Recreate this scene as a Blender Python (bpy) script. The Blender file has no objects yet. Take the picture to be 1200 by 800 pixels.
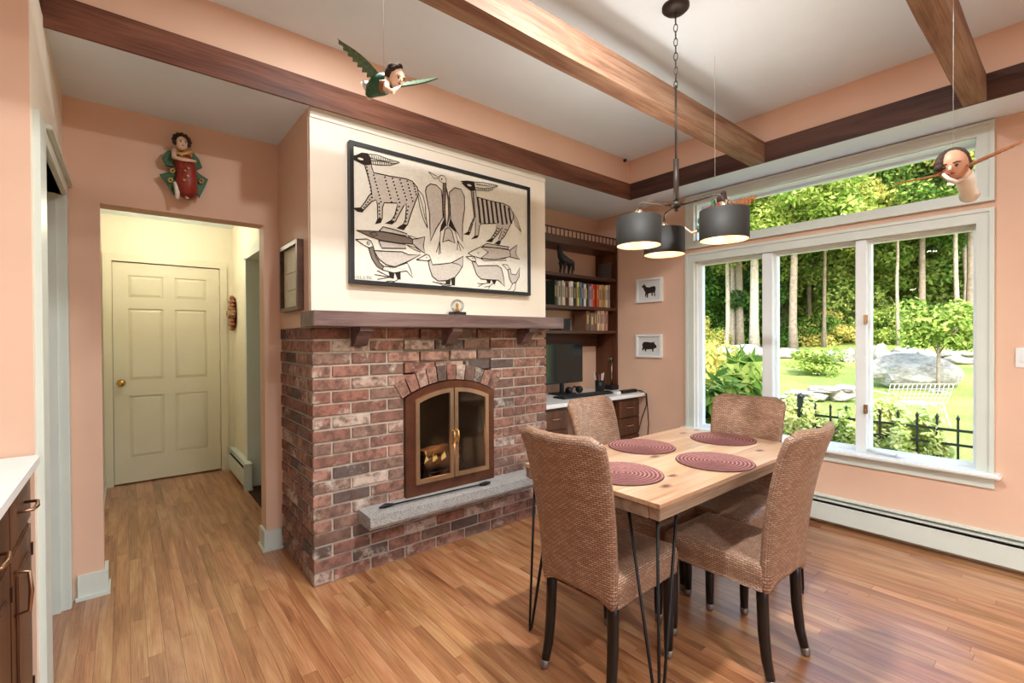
import bpy, bmesh, math, random
import numpy as np
from mathutils import Vector, Matrix, noise as mnoise
random.seed(7)
S = bpy.context.scene
COL = S.collection
PI = math.pi

# ------------------------------------------------------------------ camera
F, YAW, PITCH, ROLL, HC = 551.34, 0.687319, -0.00771968, -0.0057037, 1.32
_fw = Vector((math.sin(YAW)*math.cos(PITCH), math.cos(YAW)*math.cos(PITCH), math.sin(PITCH)))
_r = Vector((math.cos(YAW), -math.sin(YAW), 0)); _u = _r.cross(_fw)
_rr = _r*math.cos(ROLL) + _u*math.sin(ROLL); _uu = -_r*math.sin(ROLL) + _u*math.cos(ROLL)
CAM = Vector((0, 0, HC))
cd = bpy.data.cameras.new('camera'); cam = bpy.data.objects.new('camera', cd); COL.objects.link(cam)
cd.sensor_fit = 'HORIZONTAL'; cd.sensor_width = 36; cd.lens = F*36/1200; cd.clip_start = .02; cd.clip_end = 400
mw = Matrix((_rr, _uu, -_fw)).transposed().to_4x4(); mw.translation = CAM; cam.matrix_world = mw
S.camera = cam
def ray(x, y): return _fw + _rr*((x-600)/F) - _uu*((y-400)/F)
def onX(x, y, X): d = ray(x, y); return CAM + d*(X/d.x)
def onY(x, y, Y): d = ray(x, y); return CAM + d*(Y/d.y)
def onZ(x, y, z): d = ray(x, y); return CAM + d*((z-HC)/d.z)
def Pd(x, y, d): return CAM + ray(x, y)*d
def proj(p):
    d = Vector(p)-CAM; z = d.dot(_fw)
    return 600+F*d.dot(_rr)/z, 400-F*d.dot(_uu)/z, z

# ------------------------------------------------------------------ world, sun, exposure
S.view_settings.view_transform = 'Standard'; S.view_settings.look = 'None'
S.view_settings.gamma = 1; S.view_settings.use_curve_mapping = False
S.view_settings.exposure = 0.27
wd = bpy.data.worlds.new('world'); S.world = wd; wd.use_nodes = True
nt = wd.node_tree; bg = nt.nodes['Background']
sky = nt.nodes.new('ShaderNodeTexSky'); sky.sky_type = 'NISHITA'; sky.sun_disc = False
sky.sun_elevation = math.radians(42); sky.sun_rotation = math.radians(230); sky.air_density = 1.2; sky.dust_density = 2.0
nt.links.new(sky.outputs[0], bg.inputs[0]); bg.inputs[1].default_value = 0.8
sl = bpy.data.lights.new('sun', 'SUN'); sun = bpy.data.objects.new('sun', sl); COL.objects.link(sun)
sl.energy = 4.4; sl.angle = math.radians(.8); sl.color = (1, .95, .86)
sd = Vector((.8, .5, -.85)).normalized()           # travels away from the house, so the garden is lit from the house side
sun.rotation_euler = sd.to_track_quat('-Z', 'Y').to_euler()
LAMP_W = 1.0

# ------------------------------------------------------------------ mesh builder
class MB:
    def __init__(s): s.v = []; s.f = []; s.uv = []; s.sm = []
    def add(s, vs, fs, uvs=None, smooth=False):
        b = len(s.v); s.v += [tuple(v) for v in vs]
        for i, f in enumerate(fs):
            s.f.append([b+k for k in f]); s.uv.append(uvs[i] if uvs else None); s.sm.append(smooth)
        return s
    def box(s, x0, x1, y0, y1, z0, z1):
        v = [(x, y, z) for z in (z0, z1) for y in (y0, y1) for x in (x0, x1)]
        return s.add(v, [(0,2,3,1), (4,5,7,6), (0,1,5,4), (2,6,7,3), (0,4,6,2), (1,3,7,5)])
    def bbox(s, x0, x1, y0, y1, z0, z1, b=.003, seg=2):
        bm = bmesh.new(); bmesh.ops.create_cube(bm, size=1)
        bmesh.ops.scale(bm, vec=(x1-x0, y1-y0, z1-z0), verts=bm.verts)
        bmesh.ops.translate(bm, vec=((x0+x1)/2, (y0+y1)/2, (z0+z1)/2), verts=bm.verts)
        bmesh.ops.bevel(bm, geom=bm.edges[:], offset=b, segments=seg, affect='EDGES')
        return s.bm(bm)
    def bm(s, bm, smooth=False):
        bm.verts.index_update()
        s.add([v.co[:] for v in bm.verts], [[v.index for v in f.verts] for f in bm.faces], None, smooth); bm.free(); return s
    def obox(s, c, ax, ay, az):
        c = Vector(c); ax, ay, az = Vector(ax), Vector(ay), Vector(az)
        v = [c+ax*i+ay*j+az*k for k in (-.5, .5) for j in (-.5, .5) for i in (-.5, .5)]
        return s.add(v, [(0,2,3,1), (4,5,7,6), (0,1,5,4), (2,6,7,3), (0,4,6,2), (1,3,7,5)])
    def tube(s, pts, rad, n=8, cap=True, closed=False):
        pts = [Vector(p) for p in pts]; m = len(pts)
        rads = list(rad) if hasattr(rad, '__len__') else [rad]*m
        vs = []; prev = None
        for i, p in enumerate(pts):
            if closed: t = pts[(i+1) % m]-pts[(i-1) % m]
            else: t = pts[min(i+1, m-1)]-pts[max(i-1, 0)]
            t.normalize()
            if prev is None:
                a = Vector((0, 0, 1)) if abs(t.z) < .9 else Vector((1, 0, 0)); u = t.cross(a).normalized()
            else:
                u = (prev - t*prev.dot(t)); u = u.normalized() if u.length > 1e-6 else t.orthogonal().normalized()
            prev = u; w = t.cross(u)
            vs += [p+(u*math.cos(2*PI*k/n)+w*math.sin(2*PI*k/n))*rads[i] for k in range(n)]
        fs = []
        for i in range(m if closed else m-1):
            j = (i+1) % m
            fs += [(i*n+k, i*n+(k+1) % n, j*n+(k+1) % n, j*n+k) for k in range(n)]
        s.add(vs, fs, None, True)
        if cap and not closed:
            b = len(s.v)-len(vs)
            s.f += [[b+k for k in range(n)][::-1], [b+(m-1)*n+k for k in range(n)]]; s.uv += [None]*2; s.sm += [False]*2
        return s
    def lathe(s, prof, c=(0, 0, 0), n=24, axis=None, smooth=True):
        c = Vector(c); q = Vector((0, 0, 1)).rotation_difference(Vector(axis).normalized()) if axis is not None else None
        vs = []
        for r, z in prof:
            for k in range(n):
                p = Vector((r*math.cos(2*PI*k/n), r*math.sin(2*PI*k/n), z))
                vs.append(c+(q @ p if q else p))
        fs = [(i*n+k, i*n+(k+1) % n, (i+1)*n+(k+1) % n, (i+1)*n+k) for i in range(len(prof)-1) for k in range(n)]
        return s.add(vs, fs, None, smooth)
    def ball(s, c, r, n=12, m=8, rot=None):
        c = Vector(c); r = r if hasattr(r, '__len__') else (r, r, r); vs = []
        for i in range(m+1):
            t = PI*i/m
            for k in range(n):
                p = Vector((r[0]*math.sin(t)*math.cos(2*PI*k/n), r[1]*math.sin(t)*math.sin(2*PI*k/n), r[2]*math.cos(t)))
                vs.append(c+(rot @ p if rot is not None else p))
        fs = [(i*n+k, (i+1)*n+k, (i+1)*n+(k+1) % n, i*n+(k+1) % n) for i in range(m) for k in range(n)]
        return s.add(vs, fs, None, True)
    def prism(s, pts, off):                 # polygon (3D points) extruded by the vector off
        pts = [Vector(p) for p in pts]; off = Vector(off); n = len(pts)
        vs = pts+[p+off for p in pts]
        return s.add(vs, [tuple(range(n))[::-1], tuple(range(n, 2*n))]+[(i, (i+1) % n, n+(i+1) % n, n+i) for i in range(n)])
    def ring(s, A, B, off):                 # frame between two outlines with equal point counts, extruded
        A = [Vector(p) for p in A]; B = [Vector(p) for p in B]; off = Vector(off); n = len(A)
        vs = A+B+[p+off for p in A]+[p+off for p in B]; fs = []
        for i in range(n):
            j = (i+1) % n
            fs += [(i, j, n+j, n+i), (2*n+i, 3*n+i, 3*n+j, 2*n+j), (i, 2*n+i, 2*n+j, j), (n+i, n+j, 3*n+j, 3*n+i)]
        return s.add(vs, fs)
    def strip(s, pts, w, nrm, lift=0.):     # flat ink stroke of width w on a plane with normal nrm
        nrm = Vector(nrm).normalized(); pts = [Vector(p)+nrm*lift for p in pts]; L = []; R = []
        for i, p in enumerate(pts):
            t = (pts[min(i+1, len(pts)-1)]-pts[max(i-1, 0)]); t = t.normalized() if t.length > 1e-9 else Vector((1, 0, 0))
            q = nrm.cross(t)*(w/2); L.append(p+q); R.append(p-q)
        n = len(pts)
        return s.add(L+R, [(i, n+i, n+i+1, i+1) for i in range(n-1)])
    def poly(s, pts): return s.add([Vector(p) for p in pts], [tuple(range(len(pts)))])
    def grid(s, fn, nu, nv, smooth=True, uvf=None, closeu=False):
        vs = [fn(i/nu, j/nv) for j in range(nv+1) for i in range(nu+1)]; w = nu+1
        fs = [(j*w+i, j*w+i+1, (j+1)*w+i+1, (j+1)*w+i) for j in range(nv) for i in range(nu)]
        uv = [[uvf(i/nu, j/nv), uvf((i+1)/nu, j/nv), uvf((i+1)/nu, (j+1)/nv), uvf(i/nu, (j+1)/nv)] for j in range(nv) for i in range(nu)] if uvf else None
        return s.add(vs, fs, uv, smooth)
    def mesh(s, name, mat, org=(0, 0, 0)):
        me = bpy.data.meshes.new(name); o = Vector(org)
        me.from_pydata([Vector(v)-o for v in s.v], [], s.f)
        if mat: me.materials.append(mat)
        me.polygons.foreach_set('use_smooth', s.sm)
        if any(u for u in s.uv):
            l = me.uv_layers.new(name='uv').data; k = 0
            for p, u in zip(me.polygons, s.uv):
                for q, li in enumerate(p.loop_indices):
                    if u: l[li].uv = u[q]
        me.update(); return me
def link(name, me, parent=None, loc=(0, 0, 0), rot=(0, 0, 0), scale=None):
    o = bpy.data.objects.new(name, me); COL.objects.link(o); o.location = loc; o.rotation_euler = rot
    if scale: o.scale = scale
    if parent: o.parent = parent
    return o
def tag(o, label=None, cat=None, group=None, kind=None):
    if label: o['label'] = label
    if cat: o['category'] = cat
    if group: o['group'] = group
    if kind: o['kind'] = kind
    return o
def thing(name, label, cat, loc=(0, 0, 0), rz=0, group=None):
    return tag(link(name, None, None, loc, (0, 0, rz)), label, cat, group)
def part(root, name, mb, mat, label=None, world=True):
    """mesh part under a root; vertices in world space (root unrotated) unless world=False"""
    org = (0, 0, 0)
    if world and root:
        org = Vector(root.location)
        if root.parent: org = org+Vector(root.parent.location)
    o = link(name, mb.mesh(name, mat, org), root)
    if label: o['label'] = label
    return o
def solo(name, mb, mat, label, cat, group=None, kind=None, org=None):
    if org is None:
        a = np.array(mb.v); org = ((a[:, 0].min()+a[:, 0].max())/2, (a[:, 1].min()+a[:, 1].max())/2, a[:, 2].min())
    o = link(name, mb.mesh(name, mat, org), None, org)
    return tag(o, label, cat, group, kind)
def struct(name, mb, mat, label=None, parent=None):
    o = link(name, mb.mesh(name, mat), parent); 
    if not parent: o['kind'] = 'structure'
    if label: o['label'] = label
    return o

# ------------------------------------------------------------------ materials
def C(r, g=None, b=None):
    if g is None: r, g, b = r
    f = lambda c: (c/255/12.92) if c/255 <= .04045 else ((c/255+.055)/1.055)**2.4
    return (f(r), f(g), f(b), 1)
class NT:
    def __init__(s, name):
        s.m = bpy.data.materials.new(name); s.m.use_nodes = True; s.t = s.m.node_tree
        s.p = s.t.nodes['Principled BSDF']; s.out = s.t.nodes['Material Output']
    def n(s, typ, **kw):
        nd = s.t.nodes.new('ShaderNode'+typ)
        for k, v in kw.items():
            if k in nd.inputs: nd.inputs[k].default_value = v
            else: setattr(nd, k, v)
        return nd
    def l(s, a, b): s.t.links.new(a, b)
    def coord(s, kind='Object', scale=(1, 1, 1), rnd=False):
        tc = s.n('TexCoord'); mp = s.n('Mapping'); mp.inputs['Scale'].default_value = scale
        s.l(tc.outputs[kind], mp.inputs['Vector'])
        if rnd:
            oi = s.n('ObjectInfo'); mu = s.n('Math', operation='MULTIPLY'); mu.inputs[1].default_value = 37.
            s.l(oi.outputs['Random'], mu.inputs[0]); s.l(mu.outputs[0], mp.inputs['Location'])
        return mp.outputs[0]
    def noise(s, vec, scale, detail=4, rough=.6, dist=0):
        nd = s.n('TexNoise', Scale=scale, Detail=detail, Roughness=rough, Distortion=dist); s.l(vec, nd.inputs['Vector']); return nd.outputs['Fac']
    def ramp(s, fac, stops):
        r = s.n('ValToRGB'); e = r.color_ramp.elements
        while len(e) < len(stops): e.new(.5)
        for el, (p, c) in zip(e, stops): el.position = p; el.color = c
        s.l(fac, r.inputs[0]); return r.outputs[0]
    def mix(s, fac, a, b, typ='MIX'):
        m = s.n('MixRGB', blend_type=typ)
        for sock, v in ((m.inputs[0], fac), (m.inputs[1], a), (m.inputs[2], b)):
            if isinstance(v, (int, float)): sock.default_value = v
            elif isinstance(v, tuple): sock.default_value = v
            else: s.l(v, sock)
        return m.outputs[0]
    def bump(s, h, strength=.3, dist=.01):
        b = s.n('Bump'); b.inputs['Strength'].default_value = strength; b.inputs['Distance'].default_value = dist
        s.l(h, b.inputs['Height']); s.l(b.outputs[0], s.p.inputs['Normal']); return b
    def fin(s, col=None, rough=.6, metal=0, spec=.5):
        if col is not None:
            if isinstance(col, tuple): s.p.inputs['Base Color'].default_value = col
            else: s.l(col, s.p.inputs['Base Color'])
        if isinstance(rough, (int, float)): s.p.inputs['Roughness'].default_value = rough
        else: s.l(rough, s.p.inputs['Roughness'])
        s.p.inputs['Metallic'].default_value = metal; s.p.inputs['Specular IOR Level'].default_value = spec
        return s.m
def plain(name, rgb, rough=.55, metal=0, var=.12, scale=14, bump=0, bs=120, spec=.4):
    t = NT(name); c = C(rgb); v = t.coord()
    dk = tuple(x*(1-var) for x in c[:3])+(1,); lt = tuple(min(1, x*(1+var)) for x in c[:3])+(1,)
    col = t.ramp(t.noise(v, scale), [(.3, dk), (.7, lt)])
    if bump: t.bump(t.noise(v, bs, 3), bump, .004)
    return t.fin(col, rough, metal, spec)
def wood(name, stops, axis='X', rough=.45, scale=3., rnd=False, bump=.15, fine=1., spec=.4, val=0., knots=False):
    t = NT(name); k = {'X': (.12, 1, 1), 'Y': (1, .12, 1), 'Z': (1, 1, .12)}[axis]
    v = t.coord('Object', tuple(a*scale*4 for a in k), rnd)
    n1 = t.noise(v, 1.6, 6, .62, .6)
    kf = {'X': (.02, 1, 1), 'Y': (1, .02, 1), 'Z': (1, 1, .02)}[axis]
    v2 = t.coord('Object', tuple(a*220*fine for a in kf), rnd)
    n2 = t.noise(v2, 1., 2, .5)
    f = t.n('Math', operation='MULTIPLY_ADD'); t.l(n2, f.inputs[0]); f.inputs[1].default_value = .35; 
    f2 = t.n('Math', operation='MULTIPLY'); t.l(n1, f2.inputs[0]); f2.inputs[1].default_value = .85; t.l(f2.outputs[0], f.inputs[2])
    n = len(stops)
    col = t.ramp(f.outputs[0], [(.36+.4*i/(n-1), C(c)) for i, c in enumerate(stops)])
    if knots:
        vv = t.coord('Object', tuple(a*5 for a in {'X': (.55, 1, 1), 'Y': (1, .55, 1), 'Z': (1, 1, .55)}[axis]), rnd)
        vo = t.n('TexVoronoi', Scale=1., voronoi_dimensions='2D'); t.l(vv, vo.inputs['Vector'])
        kn = t.ramp(vo.outputs['Distance'], [(.03, (.9, .9, .9, 1)), (.11, (0, 0, 0, 1))])
        col = t.mix(kn, col, C((84, 50, 28)))
    if val:
        oi = t.n('ObjectInfo'); mr = t.n('MapRange'); t.l(oi.outputs['Random'], mr.inputs[0]); mr.inputs[3].default_value = 1-val; mr.inputs[4].default_value = 1+val
        hs = t.n('HueSaturation'); t.l(mr.outputs[0], hs.inputs['Value']); t.l(col, hs.inputs['Color'])
        m2 = t.n('Math', operation='MULTIPLY'); t.l(oi.outputs['Random'], m2.inputs[0]); m2.inputs[1].default_value = 7.13
        fr = t.n('Math', operation='FRACT'); t.l(m2.outputs[0], fr.inputs[0])
        mh = t.n('MapRange'); t.l(fr.outputs[0], mh.inputs[0]); mh.inputs[3].default_value = .494; mh.inputs[4].default_value = .505; t.l(mh.outputs[0], hs.inputs['Hue'])
        col = hs.outputs[0]
    if bump: t.bump(f.outputs[0], bump, .003)
    return t.fin(col, rough, 0, spec)
def emis(name, rgb, st):
    t = NT(name); e = t.n('Emission'); e.inputs[0].default_value = C(rgb); e.inputs[1].default_value = st; t.l(e.outputs[0], t.out.inputs[0]); return t.m
def glass(name, tint=(1, 1, 1, 1), refl=.06, rough=.0):
    t = NT(name); tr = t.n('BsdfTransparent'); tr.inputs[0].default_value = tint
    g = t.n('BsdfGlossy'); g.inputs['Roughness'].default_value = rough
    lw = t.n('LayerWeight'); lw.inputs[0].default_value = .35
    mr = t.n('MapRange'); t.l(lw.outputs['Fresnel'], mr.inputs[0]); mr.inputs[3].default_value = refl*.6; mr.inputs[4].default_value = refl*6
    m = t.n('MixShader'); t.l(mr.outputs[0], m.inputs[0]); t.l(tr.outputs[0], m.inputs[1]); t.l(g.outputs[0], m.inputs[2]); t.l(m.outputs[0], t.out.inputs[0]); return t.m
def foliage(name, stops, tr=.45):
    t = NT(name); v = t.coord('Object', (1, 1, 1), True)
    oi = t.n('ObjectInfo'); g = t.n('NewGeometry')
    f = t.n('Math', operation='MULTIPLY_ADD'); t.l(g.outputs['Random Per Island'], f.inputs[0]); f.inputs[1].default_value = .55
    n1 = t.noise(v, .9, 3); t.l(n1, f.inputs[2])
    f2 = t.n('Math', operation='MULTIPLY_ADD'); t.l(oi.outputs['Random'], f2.inputs[0]); f2.inputs[1].default_value = .3; t.l(f.outputs[0], f2.inputs[2])
    n = len(stops); col = t.ramp(f2.outputs[0], [(.35+.75*i/(n-1) if n > 1 else .5, C(c)) for i, c in enumerate(stops)])
    d = t.n('BsdfDiffuse'); ts = t.n('BsdfTranslucent'); t.l(col, d.inputs[0]); t.l(col, ts.inputs[0])
    m = t.n('MixShader'); m.inputs[0].default_value = tr; t.l(d.outputs[0], m.inputs[1]); t.l(ts.outputs[0], m.inputs[2]); t.l(m.outputs[0], t.out.inputs[0]); return t.m

m_pink = plain('peach_paint', (226, 188, 163), .6, 0, .03, 3, .04, 180)
m_cream = plain('cream_wall', (240, 226, 207), .6, 0, .025, 3, .04, 180)  # paler cream than the peach walls
m_hall = plain('hall_paint', (238, 231, 208), .6, 0, .03, 3)
m_ceil = plain('ceiling_paint', (226, 238, 247), .7, 0, .02, 4, .03, 90)
m_trim = plain('trim_paint', (216, 223, 214), .4, 0, .03, 5)
m_trimw = plain('window_white', (236, 241, 241), .35, 0, .02, 5)
m_door = plain('door_paint', (230, 224, 200), .4, 0, .03, 4)
m_sub = plain('subfloor', (60, 38, 24), .9)
m_plank = wood('oak_plank', [(98, 55, 29), (148, 93, 55), (178, 123, 79), (200, 151, 107)], 'Y', .38, 1.6, True, .06, 1., .6, .1)
m_plank.node_tree.nodes['Principled BSDF'].inputs['Coat Weight'].default_value = .7; m_plank.node_tree.nodes['Principled BSDF'].inputs['Coat Roughness'].default_value = .27
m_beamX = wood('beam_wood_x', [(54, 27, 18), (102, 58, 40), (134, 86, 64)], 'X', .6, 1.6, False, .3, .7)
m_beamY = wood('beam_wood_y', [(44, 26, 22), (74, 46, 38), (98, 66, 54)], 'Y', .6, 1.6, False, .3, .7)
m_beamG = wood('beam_wood_grey', [(84, 54, 40), (130, 94, 72), (162, 132, 106)], 'X', .7, 1.6, False, .3, .7)
m_mantel = wood('mantel_wood', [(62, 44, 42), (104, 80, 76), (134, 108, 102)], 'X', .45, 2, False, .2)
m_walnut = wood('shelf_walnut', [(40, 22, 14), (74, 44, 30), (98, 62, 44)], 'X', .4, 2, False, .1)
m_walnutZ = wood('cabinet_walnut', [(44, 22, 12), (82, 46, 28), (108, 66, 42)], 'Z', .38, 2, False, .1)
m_table = wood('table_pine', [(146, 102, 70), (190, 150, 114), (208, 174, 140), (220, 192, 162)], 'X', .32, 1.2, True, .06, .8, .5, .08, True)
_p = m_table.node_tree.nodes['Principled BSDF']; _p.inputs['Coat Weight'].default_value = .6; _p.inputs['Coat Roughness'].default_value = .22
m_tedge = wood('table_frame_wood', [(94, 74, 58), (146, 120, 98), (174, 150, 126)], 'X', .55, 2, False, .25)
m_black = plain('black_metal', (24, 22, 22), .4, .3, .1)
m_blackp = plain('black_plastic', (26, 27, 30), .45, 0, .1)
m_leg = plain('black_lacquer', (26, 20, 18), .3, 0, .2)
m_mortar = plain('mortar', (192, 178, 163), .95, 0, .15, 30, .4, 200)
m_stone = None
m_copper = plain('copper_frame', (122, 80, 62), .36, .8, .25, 9)
m_brass = plain('brass_trim', (206, 174, 140), .32, .9, .12, 9)
m_brassb = plain('bright_brass', (214, 170, 100), .25, 1., .05)
m_bronze = plain('bronze', (48, 38, 31), .5, .4, .1)
m_glass = glass('window_glass', (.97, .985, .975, 1), .012)
m_white = plain('white_laminate', (240, 238, 234), .3, 0, .02)
# ================================================================== THE SETTING
XW, YB, YF, ZL, ZU = 3.82, 3.243, 2.59, 2.545, 2.88       # window wall, back wall, fireplace face, low and high ceiling
X0, X1, XL = .759, 2.461, -.235                            # fireplace left and right, left wall
RY, KX = -2.3, -2.7                                        # rear wall, kitchen side wall (behind the camera)

# ---- floor: subfloor and oak strips
fl = struct('floor', MB().box(KX-.1, XW+.16, RY-.1, 5.7, -.06, -.012), m_sub)
W = .0575
lens = [.38, .5, .65, .8, 1.0, 1.25, 1.55]
pm = {}
def plank_mesh(L):
    k = round(L, 3)
    if k not in pm: pm[k] = MB().box(-W/2+.0004, W/2-.0004, -k/2+.0005, k/2-.0005, -.014, 0).mesh('plank', m_plank)
    return pm[k]
planks = []
rp = random.Random(11)
def fits(x, y0, y1):
    return not (X0+.03 < x < X1-.03 and y0 > 2.62) and not (x > X1 and y0 > YB) and not (x < XL-.05 and y0 > 2.25) and not (y0 > YB and (x < -.2 or x > 1.9))
nx = int((XW-KX)/W)+1
for i in range(nx):
    x = KX+W*(i+.5); y = RY-rp.random()*.8
    while y < 5.55:
        L = rp.choice(lens)
        if y+L > RY and fits(x, y, y+L):
            px, py, z = proj((x, y+L/2, 0)); vis = 0
            for yy in (y+.05, y+L/2, y+L-.05):
                a, b, d = proj((x, yy, 0))
                if d > .5 and -20 < a < 1220 and b < 840: vis = max(vis, L/d**3)
            planks.append((vis, x, y+L/2, L))
        y += L
planks.sort(key=lambda t: -t[0])
mb = MB()
for k, (vis, x, yc, L) in enumerate(planks):
    if k < 300 and vis > 0: link('plank', plank_mesh(L), fl, (x, yc, 0))
    else: mb.box(x-W/2+.0004, x+W/2-.0004, yc-L/2+.0005, yc+L/2-.0005, -.014, 0)
t = NT('oak_plank_far'); g = t.n('NewGeometry'); v = t.coord('Object', (6.4, .77, 6.4)); n1 = t.noise(v, 1.6, 6, .62, .6)
t.fin(t.mix(.35, t.ramp(g.outputs['Random Per Island'], [(0, C(134, 84, 50)), (.5, C(162, 108, 68)), (1, C(182, 132, 90))]),
            t.ramp(n1, [(.3, C(98, 55, 29)), (.7, C(200, 151, 107))])), .32, 0, .4)
o = part(fl, 'planks', mb, t.m); o['kind'] = 'stuff'

# ---- ceilings and tray
TX0, TX1, TY0, TY1 = -.24, 3.446, -1.6, 2.546
b = .015
struct('ceiling', MB().box(TX0-.1, TX1+.1, TY0-.1, TY1+.1, ZU, ZU+.06), m_ceil)
cl = struct('ceiling_lower', MB().box(KX-.1, TX0-b, RY-.1, TY1+b, ZL, ZL+.05).box(TX1+b, XW+.16, RY-.1, YB+.2, ZL, ZL+.05)
       .box(TX0-b, TX1+b, RY-.1, TY0-b, ZL, ZL+.05).box(XL-.2, TX1+b, TY1+b, YB+.06, ZL, ZL+.05), m_ceil)
struct('wall_tray_back', MB().box(TX0-.1, TX1+.1, TY1+b, TY1+.1, ZL+.002, ZU+.01), m_pink)
struct('wall_tray_window', MB().box(TX1+b, TX1+.1, TY0-.1, TY1+b, ZL+.002, ZU+.01), m_pink)
struct('wall_tray_left', MB().box(TX0-.1, TX0-b, TY0-.1, TY1+b, ZL+.002, ZU+.01), m_pink)
struct('wall_tray_rear', MB().box(TX0-b, TX1+b, TY0-.1, TY0-b, ZL+.002, ZU+.01), m_pink)
ZB0, ZB1 = 2.53, 2.67
struct('trim_1', MB().bbox(TX0, TX1, TY1, TY1+b-.001, ZB0, ZB1, .002), m_beamX, 'dark wood board around the raised ceiling above the fireplace')
struct('trim_2', MB().bbox(TX1, TX1+b-.001, TY0, TY1+b-.001, ZB0, ZB1, .002), m_beamY, 'dark wood board around the raised ceiling above the window')
struct('trim_3', MB().bbox(TX0-b+.001, TX0, TY0, TY1+b-.001, ZB0, ZB1, .002), m_beamY)
struct('trim_4', MB().bbox(TX0, TX1, TY0-b+.001, TY0, ZB0, ZB1, .002), m_beamX)
def beam(y0, y1, mat, lab):
    mbb = MB()
    n = 24
    def fn(u, vv):
        a = [(y0, ZB0), (y1, ZB0), (y1, ZB1), (y0, ZB1)]; k = int(round(u*4)) % 4
        x = TX0+(TX1-TX0)*vv; w = .004
        return Vector((x, a[k][0]+w*mnoise.noise((x*2.3, k*9, y0)), a[k][1]+w*mnoise.noise((x*2.1, 4+k*7, y1))))
    mbb.grid(fn, 4, n, False)
    solo('ceiling_beam', mbb, mat, lab, 'beam', 'crossing ceiling beams')
beam(1.417, 1.515, m_beamG, 'rough sawn timber beam crossing the raised ceiling above the hanging lamp')
beam(.327, .413, m_beamG, 'rough sawn timber beam crossing the raised ceiling past the end of the table')

# ---- walls
tw = .15
wy0, wy1 = .395, 2.15          # window opening along the wall
struct('wall_window', MB().box(XW, XW+tw, RY-.1, wy0, -.05, ZL+.05).box(XW, XW+tw, wy1, YB+.2, -.05, ZL+.05)
       .box(XW, XW+tw, wy0, wy1, -.05, .52).box(XW, XW+tw, wy0, wy1, 1.975, 2.14).box(XW, XW+tw, wy0, wy1, 2.47, ZL+.05), m_pink)
OX0, OX1, OZ = -.098, .668, 2.03
YH = YB+.125
struct('wall_back', MB().box(XL-.12, OX0, YB, YH, -.02, ZL+.02).box(OX1, X0+.2, YB, YH, -.02, ZL+.02).box(OX0, OX1, YB, YH, OZ, ZL+.02), m_pink)
struct('wall_niche', MB().box(X0+.2, XW+.02, YB, YB+.1, -.02, ZL+.02), m_pink)
# chimney breast above the bricks
struct('wall_chimney', MB().box(X0, X1, YF+.006, YB, 1.384, ZL+.02), m_cream)
struct('trim_5', MB().box(X0+.001, X1, YF, YF+.006, 2.492, ZL), plain('breast_band', (234, 224, 208), .65, 0, .02, 4))
t_s = MB().box(X0-.004, X0, YF+.03, YB, 1.384, ZL)
struct('wall_chimney_side', t_s, m_pink)
# left wall with a doorway, and the kitchen walls
LY0 = 2.2
struct('wall_left', MB().box(XL-.11, XL, LY0, 2.40, -.02, ZL+.02).box(XL-.11, XL, 3.165, YB, -.02, ZL+.02).box(XL-.11, XL, 2.40, 3.165, 2.03, ZL+.02), m_cream)
struct('wall_kitchen', MB().box(KX, XL-.0015, LY0-.006, LY0+.08, -.02, ZL+.018), m_pink)
struct('wall_side', MB().box(KX-.1, KX, RY-.1, LY0+.1, -.02, ZL+.02), m_pink)
struct('wall_closet', MB().box(-1.5, XL-.11, 3.24, 3.34, -.02, 2.6).box(-1.6, -1.5, LY0, 3.34, -.02, 2.6), m_cream)
# rear wall with a wide patio opening and window, added to let daylight in
struct('wall_rear', MB().box(KX-.1, .3, RY-.1, RY, -.02, ZL+.02).box(2.7, XW+.16, RY-.1, RY, -.02, ZL+.02).box(.3, 2.7, RY-.1, RY, 2.1, ZL+.02), m_pink)
pf = struct('added_daylight_window', MB().box(.3, .36, RY-.08, RY-.02, 0, 2.1).box(2.64, 2.7, RY-.08, RY-.02, 0, 2.1).box(1.46, 1.54, RY-.08, RY-.02, 0, 2.1)
       .box(.36, 2.64, RY-.08, RY-.02, 2.04, 2.1).box(.36, 2.64, RY-.08, RY-.02, 0, .06), m_trimw)
for xa, xb in ((.36, 1.46), (1.54, 2.64)): part(pf, 'glass_pane', MB().box(xa, xb, RY-.055, RY-.05, .06, 2.04), m_glass)
# hall
HX0, HX1, HY, HZ = -.165, .85, 5.55, 2.45
struct('wall_hall_left', MB().box(HX0-.1, HX0, YH, HY+.1, -.02, HZ+.05), m_hall)
struct('wall_hall_right', MB().box(HX1, HX1+.1, YH, 3.72, -.02, HZ+.05).box(HX1, HX1+.1, 4.78, HY+.1, -.02, HZ+.05).box(HX1, HX1+.1, 3.72, 4.78, 2.05, HZ+.05), m_hall)
struct('wall_hall_end', MB().box(HX0, -.095, HY, HY+.1, -.02, HZ+.05).box(.74, HX1, HY, HY+.1, -.02, HZ+.05).box(-.095, .74, HY, HY+.1, 2.035, HZ+.05), m_hall)
struct('ceiling_hall', MB().box(HX0-.1, 2.1, YH, HY+.1, HZ, HZ+.05), m_ceil)
struct('wall_closet_side', MB().box(1.9, 2.0, YH, HY+.1, -.02, HZ).box(HX1+.1, 1.9, 5.2, 5.3, -.02, HZ).box(HX1+.1, 1.9, YH-.02, YH+.08, -.02, HZ), m_hall)
struct('wall_hall_face', MB().box(OX0-.07, OX0, YH, YH+.004, 0, HZ).box(OX1, HX1, YH, YH+.004, 0, HZ).box(OX0, OX1, YH, YH+.004, OZ, HZ), m_hall)

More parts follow.
